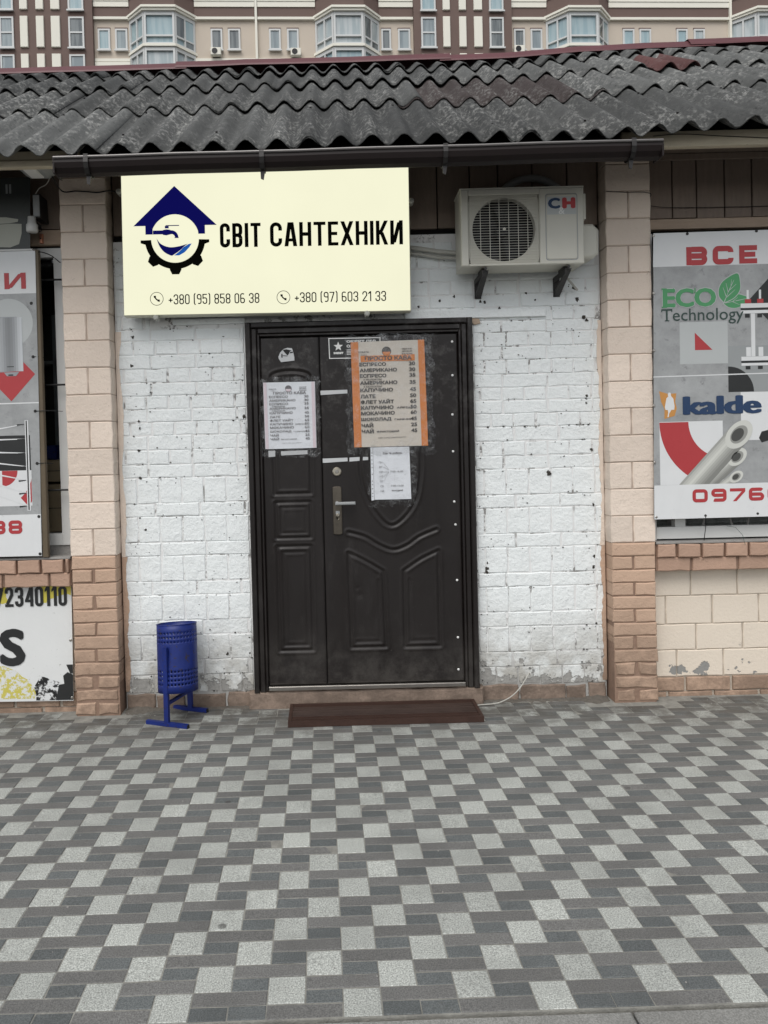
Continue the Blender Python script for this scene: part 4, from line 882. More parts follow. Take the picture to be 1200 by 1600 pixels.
# ------------------------------------------------------------------ papers on the door
def sheet_grid(poly4, y, amp, seed, nx=10, nz=12):                                 # paper with a slight cockle
    r = random.Random(seed); (ax, az), (bx_, bz), (cx_, cz_), (dx, dz) = poly4; V = []; F = []
    ph = [r.uniform(0, 6) for _ in range(4)]
    for j in range(nz + 1):
        v = j / nz
        for i in range(nx + 1):
            u = i / nx; x = (ax * (1 - u) + bx_ * u) * (1 - v) + (dx * (1 - u) + cx_ * u) * v; z = (az * (1 - u) + bz * u) * (1 - v) + (dz * (1 - u) + cz_ * u) * v
            V.append((x, y - amp * (.5 + .25 * math.sin(9 * u + ph[0] + 3 * v) + .25 * math.sin(7 * v + ph[1] - 4 * u)), z))
    for j in range(nz):
        for i in range(nx): b = j * (nx + 1) + i; F.append((b, b + 1, b + nx + 2, b + nx + 1))
    return MB().add(V, F)
PY = DF - .010
def crumple(x0, x1, z0, z1, y, seed, name, parent):
    r = random.Random(seed); nx, nz = 24, 30; V = []; F = []
    for j in range(nz + 1):
        for i in range(nx + 1):
            e = min(i, nx - i, j, nz - j); x = x0 + (x1 - x0) * i / nx + (r.uniform(-.012, .012) if e == 0 else 0); z = z0 + (z1 - z0) * j / nz + (r.uniform(-.012, .012) if e == 0 else 0)
            V.append((x, y - .0005 - r.random() * (.0014 if e < 3 else .0006), z))
    for j in range(nz):
        for i in range(nx): b = j * (nx + 1) + i; F.append((b, b + 1, b + nx + 2, b + nx + 1))
    return MB().add(V, F).build(name, M['film'], parent)
MENU = [('ЕСПРЕСО', '', '30'), ('АМЕРИКАНО', '', '30'), ('ЕСПРЕСО', '', '35'), ('АМЕРИКАНО', '', '35'), ('КАПУЧИНО', '', '45'), ('ЛАТЕ', '', '50'), ('ФЛЕТ УАЙТ', '', '65'), ('КАПУЧИНО', 'АЙРІШ', '50'), ('МОКАЧИНО', '', '60'), ('ШОКОЛАД', 'ГАРЯЧИЙ', '45'), ('ЧАЙ', '', '25'), ('ЧАЙ', 'ФРУКТОВИЙ', '45')]
MZ = [.765, .710, .657, .590, .522, .463, .408, .355, .302, .243, .186, .130]; MW = [.37, .52, .37, .52, .455, .21, .465, .455, .47, .42, .165, .17]; MT = [0, 0, 0, 0, 0, 0, 0, .20, 0, .245, 0, .305]
def menu(th, x0, z0, w, h, y, shear, inkm, off, mo):
    X = lambda u, v: x0 + u * w + shear * v; Zz = lambda v: z0 + v * h
    t = MB(); lh = .036
    for (a, b, p), v, mw, mt_ in zip(MENU, MZ, MW, MT):
        xs_ = .115 if mo else .11
        text(t, a, X(xs_, v), X(xs_ + mw * .98, v), Zz(v), Zz(v + lh + (.009 if 'Й' in a else 0)), y, off)
        text(t, p, X(.79, v), X(.875, v), Zz(v), Zz(v + lh), y, off)
        if b: text(t, b, X(xs_ + mw + .035, v), X(xs_ + mw + .035 + mt_, v), Zz(v + .004), Zz(v + .026), y, off * .5)
    for v in (.631, .564): text(t, 'З МОЛОКОМ', X(.16, v), X(.41, v), Zz(v), Zz(v + .017), y, .0004)
    text(t, 'КАВА ТА ІНШІ СМАКОЛИКИ ТУТ', X(.34, .078), X(.72, .078), Zz(.078), Zz(.092), y, 0)
    text(t, 'ПРОСТО КАВА', X(.19, .818), X(.83, .818), Zz(.818), Zz(.860), y - .0006, off)
    text(t, 'КУБАТА', X(.11, .9), X(.25, .9), Zz(.893), Zz(.908), y, .0004); text(t, 'КАВА', X(.14, .9), X(.22, .9), Zz(.868), Zz(.880), y, 0)
    for k, s_ in enumerate(('СМАЧНО', 'ДРУЖНО', 'РАЗОМ')): text(t, s_, X(.70, .9), X(.84, .9), Zz(.915 - .024 * k), Zz(.929 - .024 * k), y, .0004)
    t.build('lettering', inkm, th)
    e = MB(); e.flat(arc(X(.49, .9), Zz(.903), .026 * w / .405, 0, 360, 18)[:-1], y); e.build('emblem', inkm, th)
    e = MB(); e.flat(arc(X(.49, .9), Zz(.898), .022 * w / .405, 180, 360, 12), y - .0004); e.build('emblem_cup', M['orange'] if mo else M['paperpink'], th)
po = thing('menu_poster', 'orange edged coffee menu poster taped to the main door leaf', 'poster', (.32, DF - .004, 1.44))
Q = [(.121, 1.444), (.529, 1.444), (.520, 2.029), (.115, 2.024)]
sheet_grid(Q, PY + .003, .004, 3).build('paper', M['beigepaper'], po, True)
L = MB(); L.flat([(.121, 1.444), (.162, 1.444), (.156, 2.0245), (.115, 2.024)], PY - .0014); L.flat([(.494, 1.444), (.529, 1.444), (.520, 2.029), (.485, 2.0285)], PY - .0014); L.flat([(.168, 1.913), (.466, 1.916), (.466, 1.950), (.167, 1.947)], PY - .0014); L.build('orange_bands', M['orange'], po)
menu(po, .118, 1.444, .405, .582, PY - .002, -.006, M['inkmid'], .0015, True)
crumple(.085, .565, 1.40, 2.062, PY - .003, 5, 'tape_film', po)
pw = thing('menu_poster', 'pale bluish coffee menu poster taped to the narrow side leaf', 'poster', (-.23, DF - .004, 1.445))
sheet_grid([(-.371, 1.446), (-.088, 1.447), (-.088, 1.813), (-.375, 1.814)], PY + .003, .003, 8).build('paper', M['paper'], pw, True)
L = MB(); L.flat([(-.369, 1.447), (-.352, 1.447), (-.356, 1.813), (-.373, 1.813)], PY - .0010); L.flat([(-.107, 1.448), (-.091, 1.448), (-.091, 1.812), (-.108, 1.812)], PY - .0010); L.build('pink_bands', M['paperpink'], pw)
menu(pw, -.372, 1.446, .284, .367, PY - .0016, -.003, M['inkgrey'], .0005, False)
crumple(-.392, -.066, 1.405, 1.838, PY - .003, 9, 'tape_film', pw)
ph = thing('hours_sheet', 'white opening hours sheet in a punched plastic sleeve below the orange menu', 'notice', (.32, DF - .004, 1.15))
sheet_grid([(.226, 1.151), (.430, 1.150), (.425, 1.441), (.224, 1.441)], PY + .004, .002, 12).build('paper', M['paper'], ph, True)
MB().flat([(.209, 1.147), (.2245, 1.148), (.2225, 1.442), (.210, 1.442)], PY + .0015).build('punched_strip', M['paper'], ph)
L = MB()
for z in (1.41, 1.395, 1.372, 1.35, 1.33, 1.292, 1.255, 1.235, 1.213, 1.186, 1.17): L.flat(arc(.2165, z, .0026, 0, 360, 8)[:-1], PY + .001)
L.build('punch_holes', M['ink'], ph)
t = MB(); y = PY - .0004; text(t, 'Графік роботи', .279, .382, 1.399, 1.413, y, .0006); t.build('lettering', M['inkgrey'], ph); t = MB()
for k, (d, z) in enumerate((('ПН', 1.356), ('ВТ', 1.331), ('СР', 1.304), ('ЧТ', 1.278), ('ПТ', 1.251), ('СБ', 1.225), ('НД', 1.197))): text(t, d, .255 + .001 * k, .274 + .001 * k, z - .005, z + .006, y, 0)
t.build('lettering', M['inkgrey'], ph); t = MB(); text(t, '7:00-16:00', .317, .388, 1.300, 1.310, y, 0); text(t, '7:00-15:00', .319, .389, 1.221, 1.231, y, 0); text(t, 'вихідний', .323, .384, 1.194, 1.206, y, .0003)
for z, zz in ((1.356, 1.318), (1.331, 1.316), (1.304, 1.303), (1.278, 1.302), (1.251, 1.300)): t.flat([(.279, z - .0008), (.308, zz - .0008), (.308, zz + .0008), (.279, z + .0008)], y)
t.build('lettering', M['inkgrey'], ph); crumple(.195, .462, 1.115, 1.446, PY - .0015, 21, 'tape_film', ph)
st = thing('security_sticker', 'black sticker with white border and star half hidden by the orange menu', 'sticker', (.13, DF - .003, 1.935))
MB().prism_y([(-.006, 1.936), (.278, 1.934), (.280, 2.049), (-.008, 2.051)], DF - .0045, DF - .002).build('sticker_sheet', M['bprint'], st)
L = MB(); y = DF - .0050
for P in ([(-.006, 1.936), (.278, 1.934), (.278, 1.939), (-.006, 1.941)], [(-.008, 2.046), (.28, 2.044), (.28, 2.049), (-.008, 2.051)], [(-.006, 1.9412), (-.001, 1.9412), (-.003, 2.0458), (-.008, 2.0458)], [(.273, 1.9392), (.278, 1.9392), (.28, 2.0438), (.275, 2.0438)]): L.flat(P, y)
L.flat([(.046 + (.027 if k % 2 == 0 else .0115) * math.cos(PI / 2 + k * PI / 5), 2.003 + (.027 if k % 2 == 0 else .0115) * math.sin(PI / 2 + k * PI / 5)) for k in range(10)], y)
text(L, 'SHERIFF', .019, .073, 1.961, 1.973, y, .0012); text(L, "ОБ'ЄКТ ПІД", .092, .255, 2.020, 2.036, y, .0014); text(L, 'ОХОРОНОЮ', .092, .255, 1.996, 2.012, y, .0014)
for k in range(4): L.flat([(.092, 1.957 + .008 * k), (.13, 1.957 + .008 * k), (.13, 1.961 + .008 * k), (.092, 1.961 + .008 * k)], y)
L.build('print', M['inkw'], st)
ts = thing('torn_sticker', 'torn scrap of a round white sticker at the top of the side leaf', 'sticker', (-.24, DF - .003, 1.92))
MB().prism_y([(-.272, 1.925), (-.198, 1.932), (-.199, 1.955), (-.203, 1.975), (-.210, 2.000), (-.235, 2.003), (-.258, 1.996), (-.276, 1.978), (-.286, 1.955), (-.284, 1.943)], DF - .0045, DF - .001).build('paper', M['tape'], ts)
L = MB(); L.flat([(-.262, 1.993), (-.240, 1.995), (-.212, 1.987), (-.222, 1.982), (-.230, 1.966), (-.236, 1.961), (-.247, 1.972)], DF - .005); L.flat([(-.262, 1.958), (-.236, 1.956), (-.236, 1.960), (-.262, 1.962)], DF - .005); L.flat([(-.270, 1.950), (-.263, 1.949), (-.263, 1.971), (-.270, 1.970)], DF - .005); L.flat([(-.224, 1.972), (-.206, 1.974), (-.205, 1.981), (-.220, 1.980)], DF - .005); L.build('print', M['ink'], ts)
for lab, P in (('long white tape strip beside the upper menu on the main leaf', [(-.058, 1.738), (.090, 1.744), (.090, 1.764), (-.059, 1.762)]), ('white tape strip just above the round lock', [(-.055, 1.362), (.082, 1.368), (.082, 1.388), (-.056, 1.386)]), ('short white tape scrap between the lock strip and the hours sheet', [(.092, 1.366), (.148, 1.369), (.150, 1.390), (.093, 1.388)]),
               ('white tape strip under the pale bluish menu', [(-.285, 1.409), (-.139, 1.413), (-.139, 1.435), (-.286, 1.432)]), ('small white tape tab under the corner of the pale menu', [(-.355, 1.402), (-.318, 1.404), (-.318, 1.437), (-.356, 1.437)]), ('ragged white tape end touching the hours sheet', [(.166, 1.371), (.196, 1.372), (.197, 1.389), (.168, 1.390)])):
    tag(MB().prism_y(P, DF - .0035, DF - .001).build('tape_strip', M['tape'], None), lab, 'tape', 'white tape strips on the door')

# ------------------------------------------------------------------ banners
BY = 3.992
def decal(parent, name, mat, polys, lvl):
    L = MB()
    for P in polys: L.flat(P, BY - .0003 * lvl)
    return L.build(name, mat, parent)
def banner_panel(parent, name, poly, mat, y=BY): return MB().prism_y(poly, y, y + .003).build(name, mat, parent)
def R_(x0, x1, z0, z1): return [(x0, z0), (x1, z0), (x1, z1), (x0, z1)]
rb = thing('vinyl_banner', 'grey vinyl plumbing banner with green leaf logo hung over the window', 'banner', (2.6, BY, 1.01))
banner_panel(rb, 'banner_sheet', [(1.747, 1.010), (3.62, 1.014), (3.62, 2.575), (1.768, 2.563)], M['conc'])
decal(rb, 'white_band', M['vinyl'], [[(1.763, 2.381), (3.62, 2.389), (3.62, 2.575), (1.768, 2.563)]], 1); decal(rb, 'white_band', M['vinyl'], [[(1.747, 1.010), (3.62, 1.014), (3.62, 1.200), (1.749, 1.195)]], 14)
t = MB(); 
for ch_, xa_, xb_, dz_ in (('В', 1.944, 2.057, 0), ('С', 2.087, 2.200, .001), ('Е', 2.231, 2.328, .002)): signtext(MB(), ch_, xa_, xb_, 2.386 + dz_, 2.484 + dz_, BY - .0016, .029, .030, .024).build('letter', M['red'], rb)

t = MB(); signtext(t, '0976032133', 1.956, 2.93, 1.098, 1.168, BY - .0050, .0185, .019, .018, .006); t.build('lettering', M['red'], rb)
def outl(parent, body, x0, x1, z0, z1, mat, off, o2=.03):
    t = MB(); text(t, body, x0 - .004, x1 + .004, z0 - .004, z1 + .004, BY - .0016, off + .003); t.build('letter_outline', M['lgrey'], parent); t = MB(); text(t, body, x0, x1, z0, z1, BY - .0024, off); return t
t = outl(rb, 'ECO', 1.812, 2.102, 2.160, 2.262, M['green'], .006); y = BY - .0024
for P in (R_(1.806, 1.835, 2.159, 2.166), R_(1.806, 1.835, 2.257, 2.264), R_(1.868, 1.874, 2.16, 2.182), R_(1.868, 1.874, 2.24, 2.263), R_(1.985, 1.991, 2.235, 2.262)): t.flat(P, y - .0003)
t.build('lettering', M['green'], rb)
t = MB(); text(t, 'Technology', 1.806, 2.250, 2.066, 2.152, y, 0)
for P in (R_(1.803, 1.808, 2.136, 2.152), R_(1.858, 1.863, 2.136, 2.152), R_(1.822, 1.846, 2.087, 2.091)): t.flat(P, y - .0003)
t.build('lettering', M['greend'], rb)
leafA = smooth([(2.146, 2.180), (2.119, 2.215), (2.121, 2.262), (2.150, 2.302), (2.218, 2.336), (2.233, 2.29), (2.231, 2.245), (2.20, 2.205), (2.146, 2.180)]); leafB = smooth([(2.143, 2.176), (2.175, 2.196), (2.215, 2.222), (2.25, 2.216), (2.278, 2.200), (2.25, 2.166), (2.21, 2.150), (2.17, 2.155), (2.143, 2.176)])
gro = lambda P, k: [(sum(q[0] for q in P) / len(P) + (x - sum(q[0] for q in P) / len(P)) * k, sum(q[1] for q in P) / len(P) + (z - sum(q[1] for q in P) / len(P)) * k) for x, z in P]
ccw = lambda P: P if sum(P[i - 1][0] * P[i][1] - P[i][0] * P[i - 1][1] for i in range(len(P))) > 0 else P[::-1]
decal(rb, 'leaf_outline', M['lgrey'], [ccw(gro(leafB[:-1], 1.08))], 2); decal(rb, 'leaf', M['green'], [ccw(leafB[:-1])], 3); decal(rb, 'leaf_outline', M['lgrey'], [ccw(gro(leafA[:-1], 1.07))], 4); decal(rb, 'leaf', M['green'], [ccw(leafA[:-1])], 5)
def stroke(pts, w): return [ccw([(a[0] - (b[1] - a[1]) / math.hypot(b[0] - a[0], b[1] - a[1]) * w, a[1] + (b[0] - a[0]) / math.hypot(b[0] - a[0], b[1] - a[1]) * w), (a[0] + (b[1] - a[1]) / math.hypot(b[0] - a[0], b[1] - a[1]) * w, a[1] - (b[0] - a[0]) / math.hypot(b[0] - a[0], b[1] - a[1]) * w), (b[0] + (b[1] - a[1]) / math.hypot(b[0] - a[0], b[1] - a[1]) * w * .4, b[1] - (b[0] - a[0]) / math.hypot(b[0] - a[0], b[1] - a[1]) * w * .4), (b[0] - (b[1] - a[1]) / math.hypot(b[0] - a[0], b[1] - a[1]) * w * .4, b[1] + (b[0] - a[0]) / math.hypot(b[0] - a[0], b[1] - a[1]) * w * .4)]) for a, b in zip(pts[:-1], pts[1:])]
vein = stroke([(2.146, 2.182), (2.168, 2.235), (2.20, 2.30)], .0022) + stroke([(2.158, 2.21), (2.140, 2.262)], .0018) + stroke([(2.168, 2.235), (2.157, 2.285)], .0018) + stroke([(2.158, 2.207), (2.205, 2.248)], .0018) + stroke([(2.172, 2.243), (2.212, 2.278)], .0018) + stroke([(2.183, 2.264), (2.187, 2.305)], .0015)
decal(rb, 'leaf_veins', M['lgrey'], vein, 6)
decal(rb, 'leaf_veins', M['lgrey'], stroke([(2.15, 2.177), (2.21, 2.188), (2.266, 2.198)], .0018) + stroke([(2.19, 2.184), (2.22, 2.206)], .0015) + stroke([(2.19, 2.184), (2.23, 2.166)], .0015), 4)
decal(rb, 'grey_square', M['lgrey'], [R_(1.902, 2.163, 1.851, 2.079)], 1); decal(rb, 'red_triangle', M['red'], [[(1.984, 1.926), (2.079, 1.926), (1.984, 2.021)]], 2)
decal(rb, 'grey_panel', M['mgrey'], [[(2.163, 1.694), (3.62, 1.70), (3.62, 1.940), (2.163, 1.944)]], 1); decal(rb, 'charcoal_quarter', M['bprint'], [[(2.163, 1.694), (2.302, 1.694)] + arc(2.163, 1.694, .139, 0, 90, 12)[1:-1] + [(2.163, 1.833)]], 2)
decal(rb, 'charcoal_diamond', M['bprint'], [[(2.28, 2.19), (2.43, 2.03), (2.60, 2.19), (2.43, 2.35)]], 1)
decal(rb, 'seam_strip', M['vinyl'], [[(1.755, 1.783), (3.62, 1.800), (3.62, 1.806), (1.755, 1.789)]], 3)
man = []; mr = []; mg = []
for z0, z1, m_ in ((2.148, 2.172, man), (2.136, 2.147, mg), (2.118, 2.135, man), (1.862, 1.884, man), (1.85, 1.861, mg), (1.835, 1.849, man)): m_.append(R_(2.235, 2.56, z0, z1))
for x in (2.258, 2.325, 2.395, 2.46): mr.append(R_(x, x + .034, 2.173, 2.195)); man.append(R_(x + .010, x + .022, 2.196, 2.245)); man.append(R_(x + .004, x + .03, 1.885, 1.935)); mg.append(R_(x, x + .026, 2.095, 2.116)); mg.append(R_(x, x + .026, 1.815, 1.833))
man.append(R_(2.290, 2.312, 1.885, 2.117)); 
[decal(rb, 'manifold_print', M['vinyl'], [q], 4) for q in man]; [decal(rb, 'manifold_shadow_print', M['bprint'], [q], 4) for q in mg]; [decal(rb, 'manifold_valve_print', M['red'], [q], 5) for q in mr]
t = MB(); text(t, 'kalde', 1.912, 2.342, 1.575, 1.676, BY - .0024, .0115, .003); t.build('lettering', M['navy'], rb)
decal(rb, 'logo_patch', M['orangep'], [[(1.812, 1.556), (1.868, 1.572), (1.880, 1.612), (1.872, 1.648), (1.879, 1.695), (1.835, 1.692), (1.785, 1.708), (1.795, 1.65), (1.813, 1.61)]], 2)
decal(rb, 'logo_figure', M['vinyl'], [[(1.828, 1.566), (1.835, 1.566), (1.838, 1.585), (1.850, 1.605), (1.866, 1.606), (1.868, 1.625), (1.862, 1.665), (1.850, 1.680), (1.848, 1.698), (1.837, 1.700), (1.832, 1.690), (1.834, 1.678), (1.824, 1.668), (1.815, 1.62), (1.818, 1.606), (1.830, 1.605), (1.833, 1.59)]], 3)
decal(rb, 'white_square', M['vinyl'], [R_(1.784, 2.129, 1.1955, 1.540)], 1); decal(rb, 'white_square', M['vinyl'], [R_(2.229, 2.60, 1.43, 1.692)], 1)
ro, ri = arc(2.142, 1.537, .358, 180, 240, 16), arc(2.142, 1.537, .2, 180, 244, 16)
decal(rb, 'red_ring', M['red'], [ccw([ro[k], ro[k + 1], ri[k + 1], ri[k]]) for k in range(16)], 2)
GR = [vinyl('pipe_tone', tuple(c_ * k for c_ in (.60, .605, .56))) for k in (.12, .38, .48, .58, .68, .78, .88, 1.0)]
def pipe_print(a, b, w, lv):
    d = (b[0] - a[0], b[1] - a[1]); l = math.hypot(*d); n_ = (-d[1] / l * w, d[0] / l * w)
    st_ = lambda s0, s1: ccw([(a[0] + n_[0] * s0, a[1] + n_[1] * s0), (b[0] + n_[0] * s0, b[1] + n_[1] * s0), (b[0] + n_[0] * s1, b[1] + n_[1] * s1), (a[0] + n_[0] * s1, a[1] + n_[1] * s1)])
    an = math.atan2(d[1], d[0]); el = lambda k, kk: ccw(rot2([(b[0] + k * w * 1.5 * math.cos(t_ * PI / 12), b[1] + k * w * math.sin(t_ * PI / 12)) for t_ in range(24)], an, b))
    for q in range(10):
        s0 = -1 + .2 * q; decal(rb, 'pipe_print', GR[[1, 1, 2, 3, 4, 6, 7, 6, 5, 3][q]], [st_(s0, s0 + .2)], lv)
    decal(rb, 'pipe_print', GR[7], [el(1, 1)], lv + 2); decal(rb, 'pipe_print', GR[2], [el(.64, .64)], lv + 3); decal(rb, 'pipe_print', GR[0], [[(x - w * .12, z - w * .02) for x, z in gro(el(.64, .64), .72)]], lv + 4)
pipe_print((2.095, 1.160), (2.198, 1.232), .028, 3); pipe_print((1.985, 1.150), (2.205, 1.340), .040, 5); pipe_print((1.925, 1.150), (2.215, 1.462), .060, 8)
decal(rb, 'fitting_print', M['bprint'], [ccw([(2.325, 1.44), (2.34, 1.415), (2.46, 1.45), (2.45, 1.50), (2.34, 1.475)])], 3)
for x, z in ((1.762, 2.55), (1.945, 2.556), (2.32, 2.562), (1.757, 2.240), (1.754, 1.93), (1.75, 1.63), (1.748, 1.32), (1.752, 1.022), (2.02, 1.024), (2.305, 1.028)): MB().disc_y(x + .006, z, .0075, BY - .006, BY + .001, 10, .002).build('eyelet', M['steel'] if x < 1.8 else M['darksteel'], rb)
MB().tube([(2.026, BY - .004, 1.024), (2.028, BY - .002, .97), (2.028, BY + .02, .885)], .0022, 6).build('tie', M['cable'], rb)
MB().tube([(2.17, BY + .05, .958), (2.215, BY + .045, .95), (2.235, BY + .01, .91), (2.237, BY - .01, .86)], .0012, 5).build('loose_thread', M['greend'], rb)

lb = thing('vinyl_banner', 'grey vinyl banner with a printed water heater on the barred window', 'banner', (-2.2, BY, .895))
banner_panel(lb, 'banner_sheet', [(-2.9, .897), (-1.603, .894), (-1.600, 1.12), (-1.592, 1.73), (-1.585, 2.553), (-2.9, 2.545)], M['conc'])
decal(lb, 'white_band', M['vinyl'], [[(-2.9, 2.319), (-1.587, 2.324), (-1.585, 2.553), (-2.9, 2.545)]], 1); decal(lb, 'white_band', M['vinyl'], [[(-2.9, .897), (-1.603, .894), (-1.601, 1.123), (-2.9, 1.118)]], 1)
t = MB(); signtext(t, 'И', -1.757, -1.640, 2.349, 2.436, BY - .0016, .026, .01, .01); t.build('lettering', M['red'], lb); t = MB(); signtext(t, '0988', -2.055, -1.704, 1.019, 1.091, BY - .0016, .0185, .017, .018); t.build('lettering', M['red'], lb)
decal(lb, 'white_disc', M['lgrey'], [arc(-1.741, 2.166, .131, 0, 360, 36)[:-1]], 1); decal(lb, 'red_diamond', M['red'], [[(-1.740, 1.741), (-1.607, 1.886), (-1.740, 2.03), (-1.873, 1.886)]], 2)
decal(lb, 'heater_print', M['heater'], [ccw([(-1.80, 1.899), (-1.669, 1.905)] + [(-1.669, 2.19), (-1.70, 2.199), (-1.80, 2.20)])], 3); [decal(lb, 'heater_print', vinyl('heater_tone', (g_ * .96, g_, g_ * 1.03)), [R_(-1.80 + .013 * q, -1.787 + .013 * q, 1.903, 2.196)], 4) for q, g_ in enumerate((.40, .36, .30, .25, .23, .25, .30, .38, .50, .55))]
decal(lb, 'heater_print', M['heater'], [[(-1.775, 1.898), (-1.76, 1.878), (-1.71, 1.878), (-1.692, 1.900)]], 5); decal(lb, 'heater_print', M['bprint'], [R_(-1.752, -1.725, 1.88, 1.887), R_(-1.757, -1.72, 1.927, 1.931)], 6)
decal(lb, 'seam_strip', M['vinyl'], [[(-2.9, 1.719), (-1.592, 1.727), (-1.592, 1.734), (-2.9, 1.727)]], 3)
decal(lb, 'black_panel', M['bprint'], [R_(-2.3, -1.646, 1.364, 1.555)], 1); decal(lb, 'white_panel', M['vinyl'], [R_(-2.3, -1.645, 1.17, 1.3638)], 1)
decal(lb, 'red_disc', M['red'], [arc(-1.805, 1.363, .085, 270, 360, 10) + [(-1.805, 1.363)]], 2)
o_, i_ = arc(-1.83, 1.36, .25, -50, 0, 12), arc(-1.83, 1.36, .19, -50, 0, 12); decal(lb, 'red_ring', M['red'], [ccw([(min(a[0], -1.646), max(a[1], 1.171)), (min(b[0], -1.646), max(b[1], 1.171)), (min(d[0], -1.646), max(d[1], 1.171)), (min(e[0], -1.646), max(e[1], 1.171))]) for a, b, d, e in zip(o_[:-1], o_[1:], i_[1:], i_[:-1])], 2)
decal(lb, 'rack_print', M['vinyl'], [R_(-1.672, -1.653, 1.143, 1.637)] + sum([stroke([(-1.86, z0), (-1.672, z1)], .0045) for z0, z1 in ((1.585, 1.615), (1.533, 1.535), (1.466, 1.458), (1.41, 1.385), (1.35, 1.31), (1.30, 1.24), (1.245, 1.17))], []), 5)
decal(lb, 'rack_shadow_print', M['bprint'], [R_(-1.667, -1.660, 1.147, 1.634)] + sum([stroke([(-1.715, z1 - .004), (-1.674, z1)], .0042) for z1 in (1.615, 1.535, 1.458, 1.385, 1.31, 1.24, 1.17)], []), 6)
for x, z in ((-1.615, 2.27), (-1.615, 1.98), (-1.613, 1.685), (-1.612, 1.40), (-1.612, 1.11), (-1.612, .905)): MB().disc_y(x, z, .0085, BY - .003, BY + .001, 12, .002).build('eyelet', M['darksteel'], lb)
for z, e in ((1.98, -1.565), (1.685, -1.47), (1.40, -1.53)): MB().tube([(-1.613, BY - .004, z), ((e - 1.613) / 2, BY + .004, z + .001), (e, BY + .02, z - .004)], .0018, 5).build('tie', M['cable'], lb)
tag(MB().bbox(-1.601, -1.569, BY + .004, BY + .03, .884, 2.56, .004).build('frame_post', M['olive'], None), 'olive brown steel post carrying the edge of the water heater banner', 'post')

ll = thing('advert_board', 'scuffed white advert board with yellow and black paint strokes below the ledge', 'sign', (-1.75, PF, .07))
LY = WF - .034
MB().prism_y([(-2.7, .080), (-1.482, .068), (-1.474, .733), (-2.7, .742)], LY, LY + .004).build('board_sheet', M['board'], ll)
def dl(name, mat, polys, lv):
    for P in polys: MB().flat(ccw(P), LY - .0008 * lv).build(name, mat, ll)
dl('yellow_paint_print', M['yellow'], [[(-1.90, .735), (-1.765, .735), (-1.78, .72), (-1.83, .715), (-1.84, .66), (-1.825, .63), (-1.86, .62), (-1.90, .63)], [(-1.642, .734), (-1.475, .733), (-1.478, .66), (-1.50, .668), (-1.565, .655), (-1.575, .645), (-1.61, .64), (-1.615, .62), (-1.645, .622)]], 1)
dl('yellow_paint_print', M['yellowb'], [[(-2.05, .088), (-1.70, .085), (-1.690, .12), (-1.715, .165), (-1.72, .185), (-1.765, .21), (-1.80, .245), (-1.86, .27), (-2.05, .30)]], 1)
dl('black_paint_print', M['blackb'], [[(-1.69, .075), (-1.545, .074), (-1.54, .155), (-1.56, .175), (-1.60, .19), (-1.64, .205), (-1.665, .21), (-1.68, .18), (-1.70, .15), (-1.69, .11)]], 2)
dl('black_paint_print', M['bprint'], [[(-1.58, .074), (-1.483, .0735), (-1.480, .215), (-1.51, .23), (-1.535, .21), (-1.53, .165), (-1.56, .16)], [(-1.516, .272), (-1.480, .272), (-1.480, .222), (-1.495, .222)]], 3)
t = MB(); signtext(t, '0972340110', -2.012, -1.500, .603, .713, LY - .0032, .0172, .0085, .022); t.build('lettering', M['bprint'], ll); t = MB(); text(t, 'S', -1.885, -1.740, .270, .481, LY - .0032, .011, .011); t.build('lettering', M['bprint'], ll); t = MB(); text(t, 'K', -2.05, -1.92, .270, .481, LY - .0032, .009, .009); t.build('lettering', M['bprint'], ll)
for x, z in ((-1.745, .716), (-1.492, .718), (-1.488, .408), (-1.49, .085)): MB().disc_y(x, z, .008, LY - .004, LY, 10, .002).build('screw', M['steel'], ll)

tp = thing('toilet_poster', 'dark poster with a printed pale wall hung toilet under the eave', 'poster', (-2.0, 3.99, 2.565))
MB().prism_y([(-2.6, 2.570), (-1.613, 2.566), (-1.600, 2.950), (-2.6, 2.955)], BY + .004, BY + .007).build('poster_sheet', M['dgrey'], tp)
L = MB(); L.flat([(-2.05, 2.59), (-1.72, 2.575), (-1.672, 2.592), (-1.656, 2.65), (-1.655, 2.700), (-1.70, 2.703), (-2.05, 2.69)], BY + .0034); L.flat([(-2.05, 2.694), (-1.72, 2.705), (-1.675, 2.712), (-1.672, 2.726), (-1.74, 2.738), (-2.05, 2.74)], BY + .0034); L.build('toilet_print', M['toilet'], tp)
L = MB()
for x in (-1.735, -1.716): L.flat(R_(x, x + .011, 2.865, 2.915), BY + .0034)
L.build('flush_plate_print', M['mgrey'], tp)
MB().bbox(-2.6, -1.600, BY, BY + .008, 2.554, 2.5655, .002).build('lower_rail', M['upvc'], tp)

# ------------------------------------------------------------------ small things under the eave
lm = thing('eave_lamp', 'flat grey lamp fitting fixed under the eave beside the gutter end', 'lamp', (-1.50, 3.80, 2.9))
MB().prism_y([(-1.575, 2.915), (-1.55, 2.900), (-1.45, 2.898), (-1.42, 2.915), (-1.413, 2.930), (-1.582, 2.930)], 3.72, 3.88, .01).build('housing', M['plasticd'], lm)
MB().prism_y([(-1.535, 2.893), (-1.475, 2.893), (-1.470, 2.902), (-1.54, 2.902)], 3.74, 3.86, .003).build('lens', M['inkw'], lm); MB().box(-1.52, -1.47, 3.78, 3.82, 2.9305, 3.031).build('stem', M['plasticd'], lm)
sn = thing('dusk_sensor', 'small white dusk sensor hanging beside the dark toilet poster', 'sensor', (-1.594, 4.0, 2.65))
V = []; F = []; prf = [(.020, 2.733), (.024, 2.695), (.0305, 2.690), (.0305, 2.655), (.025, 2.650)]
mb = MB()
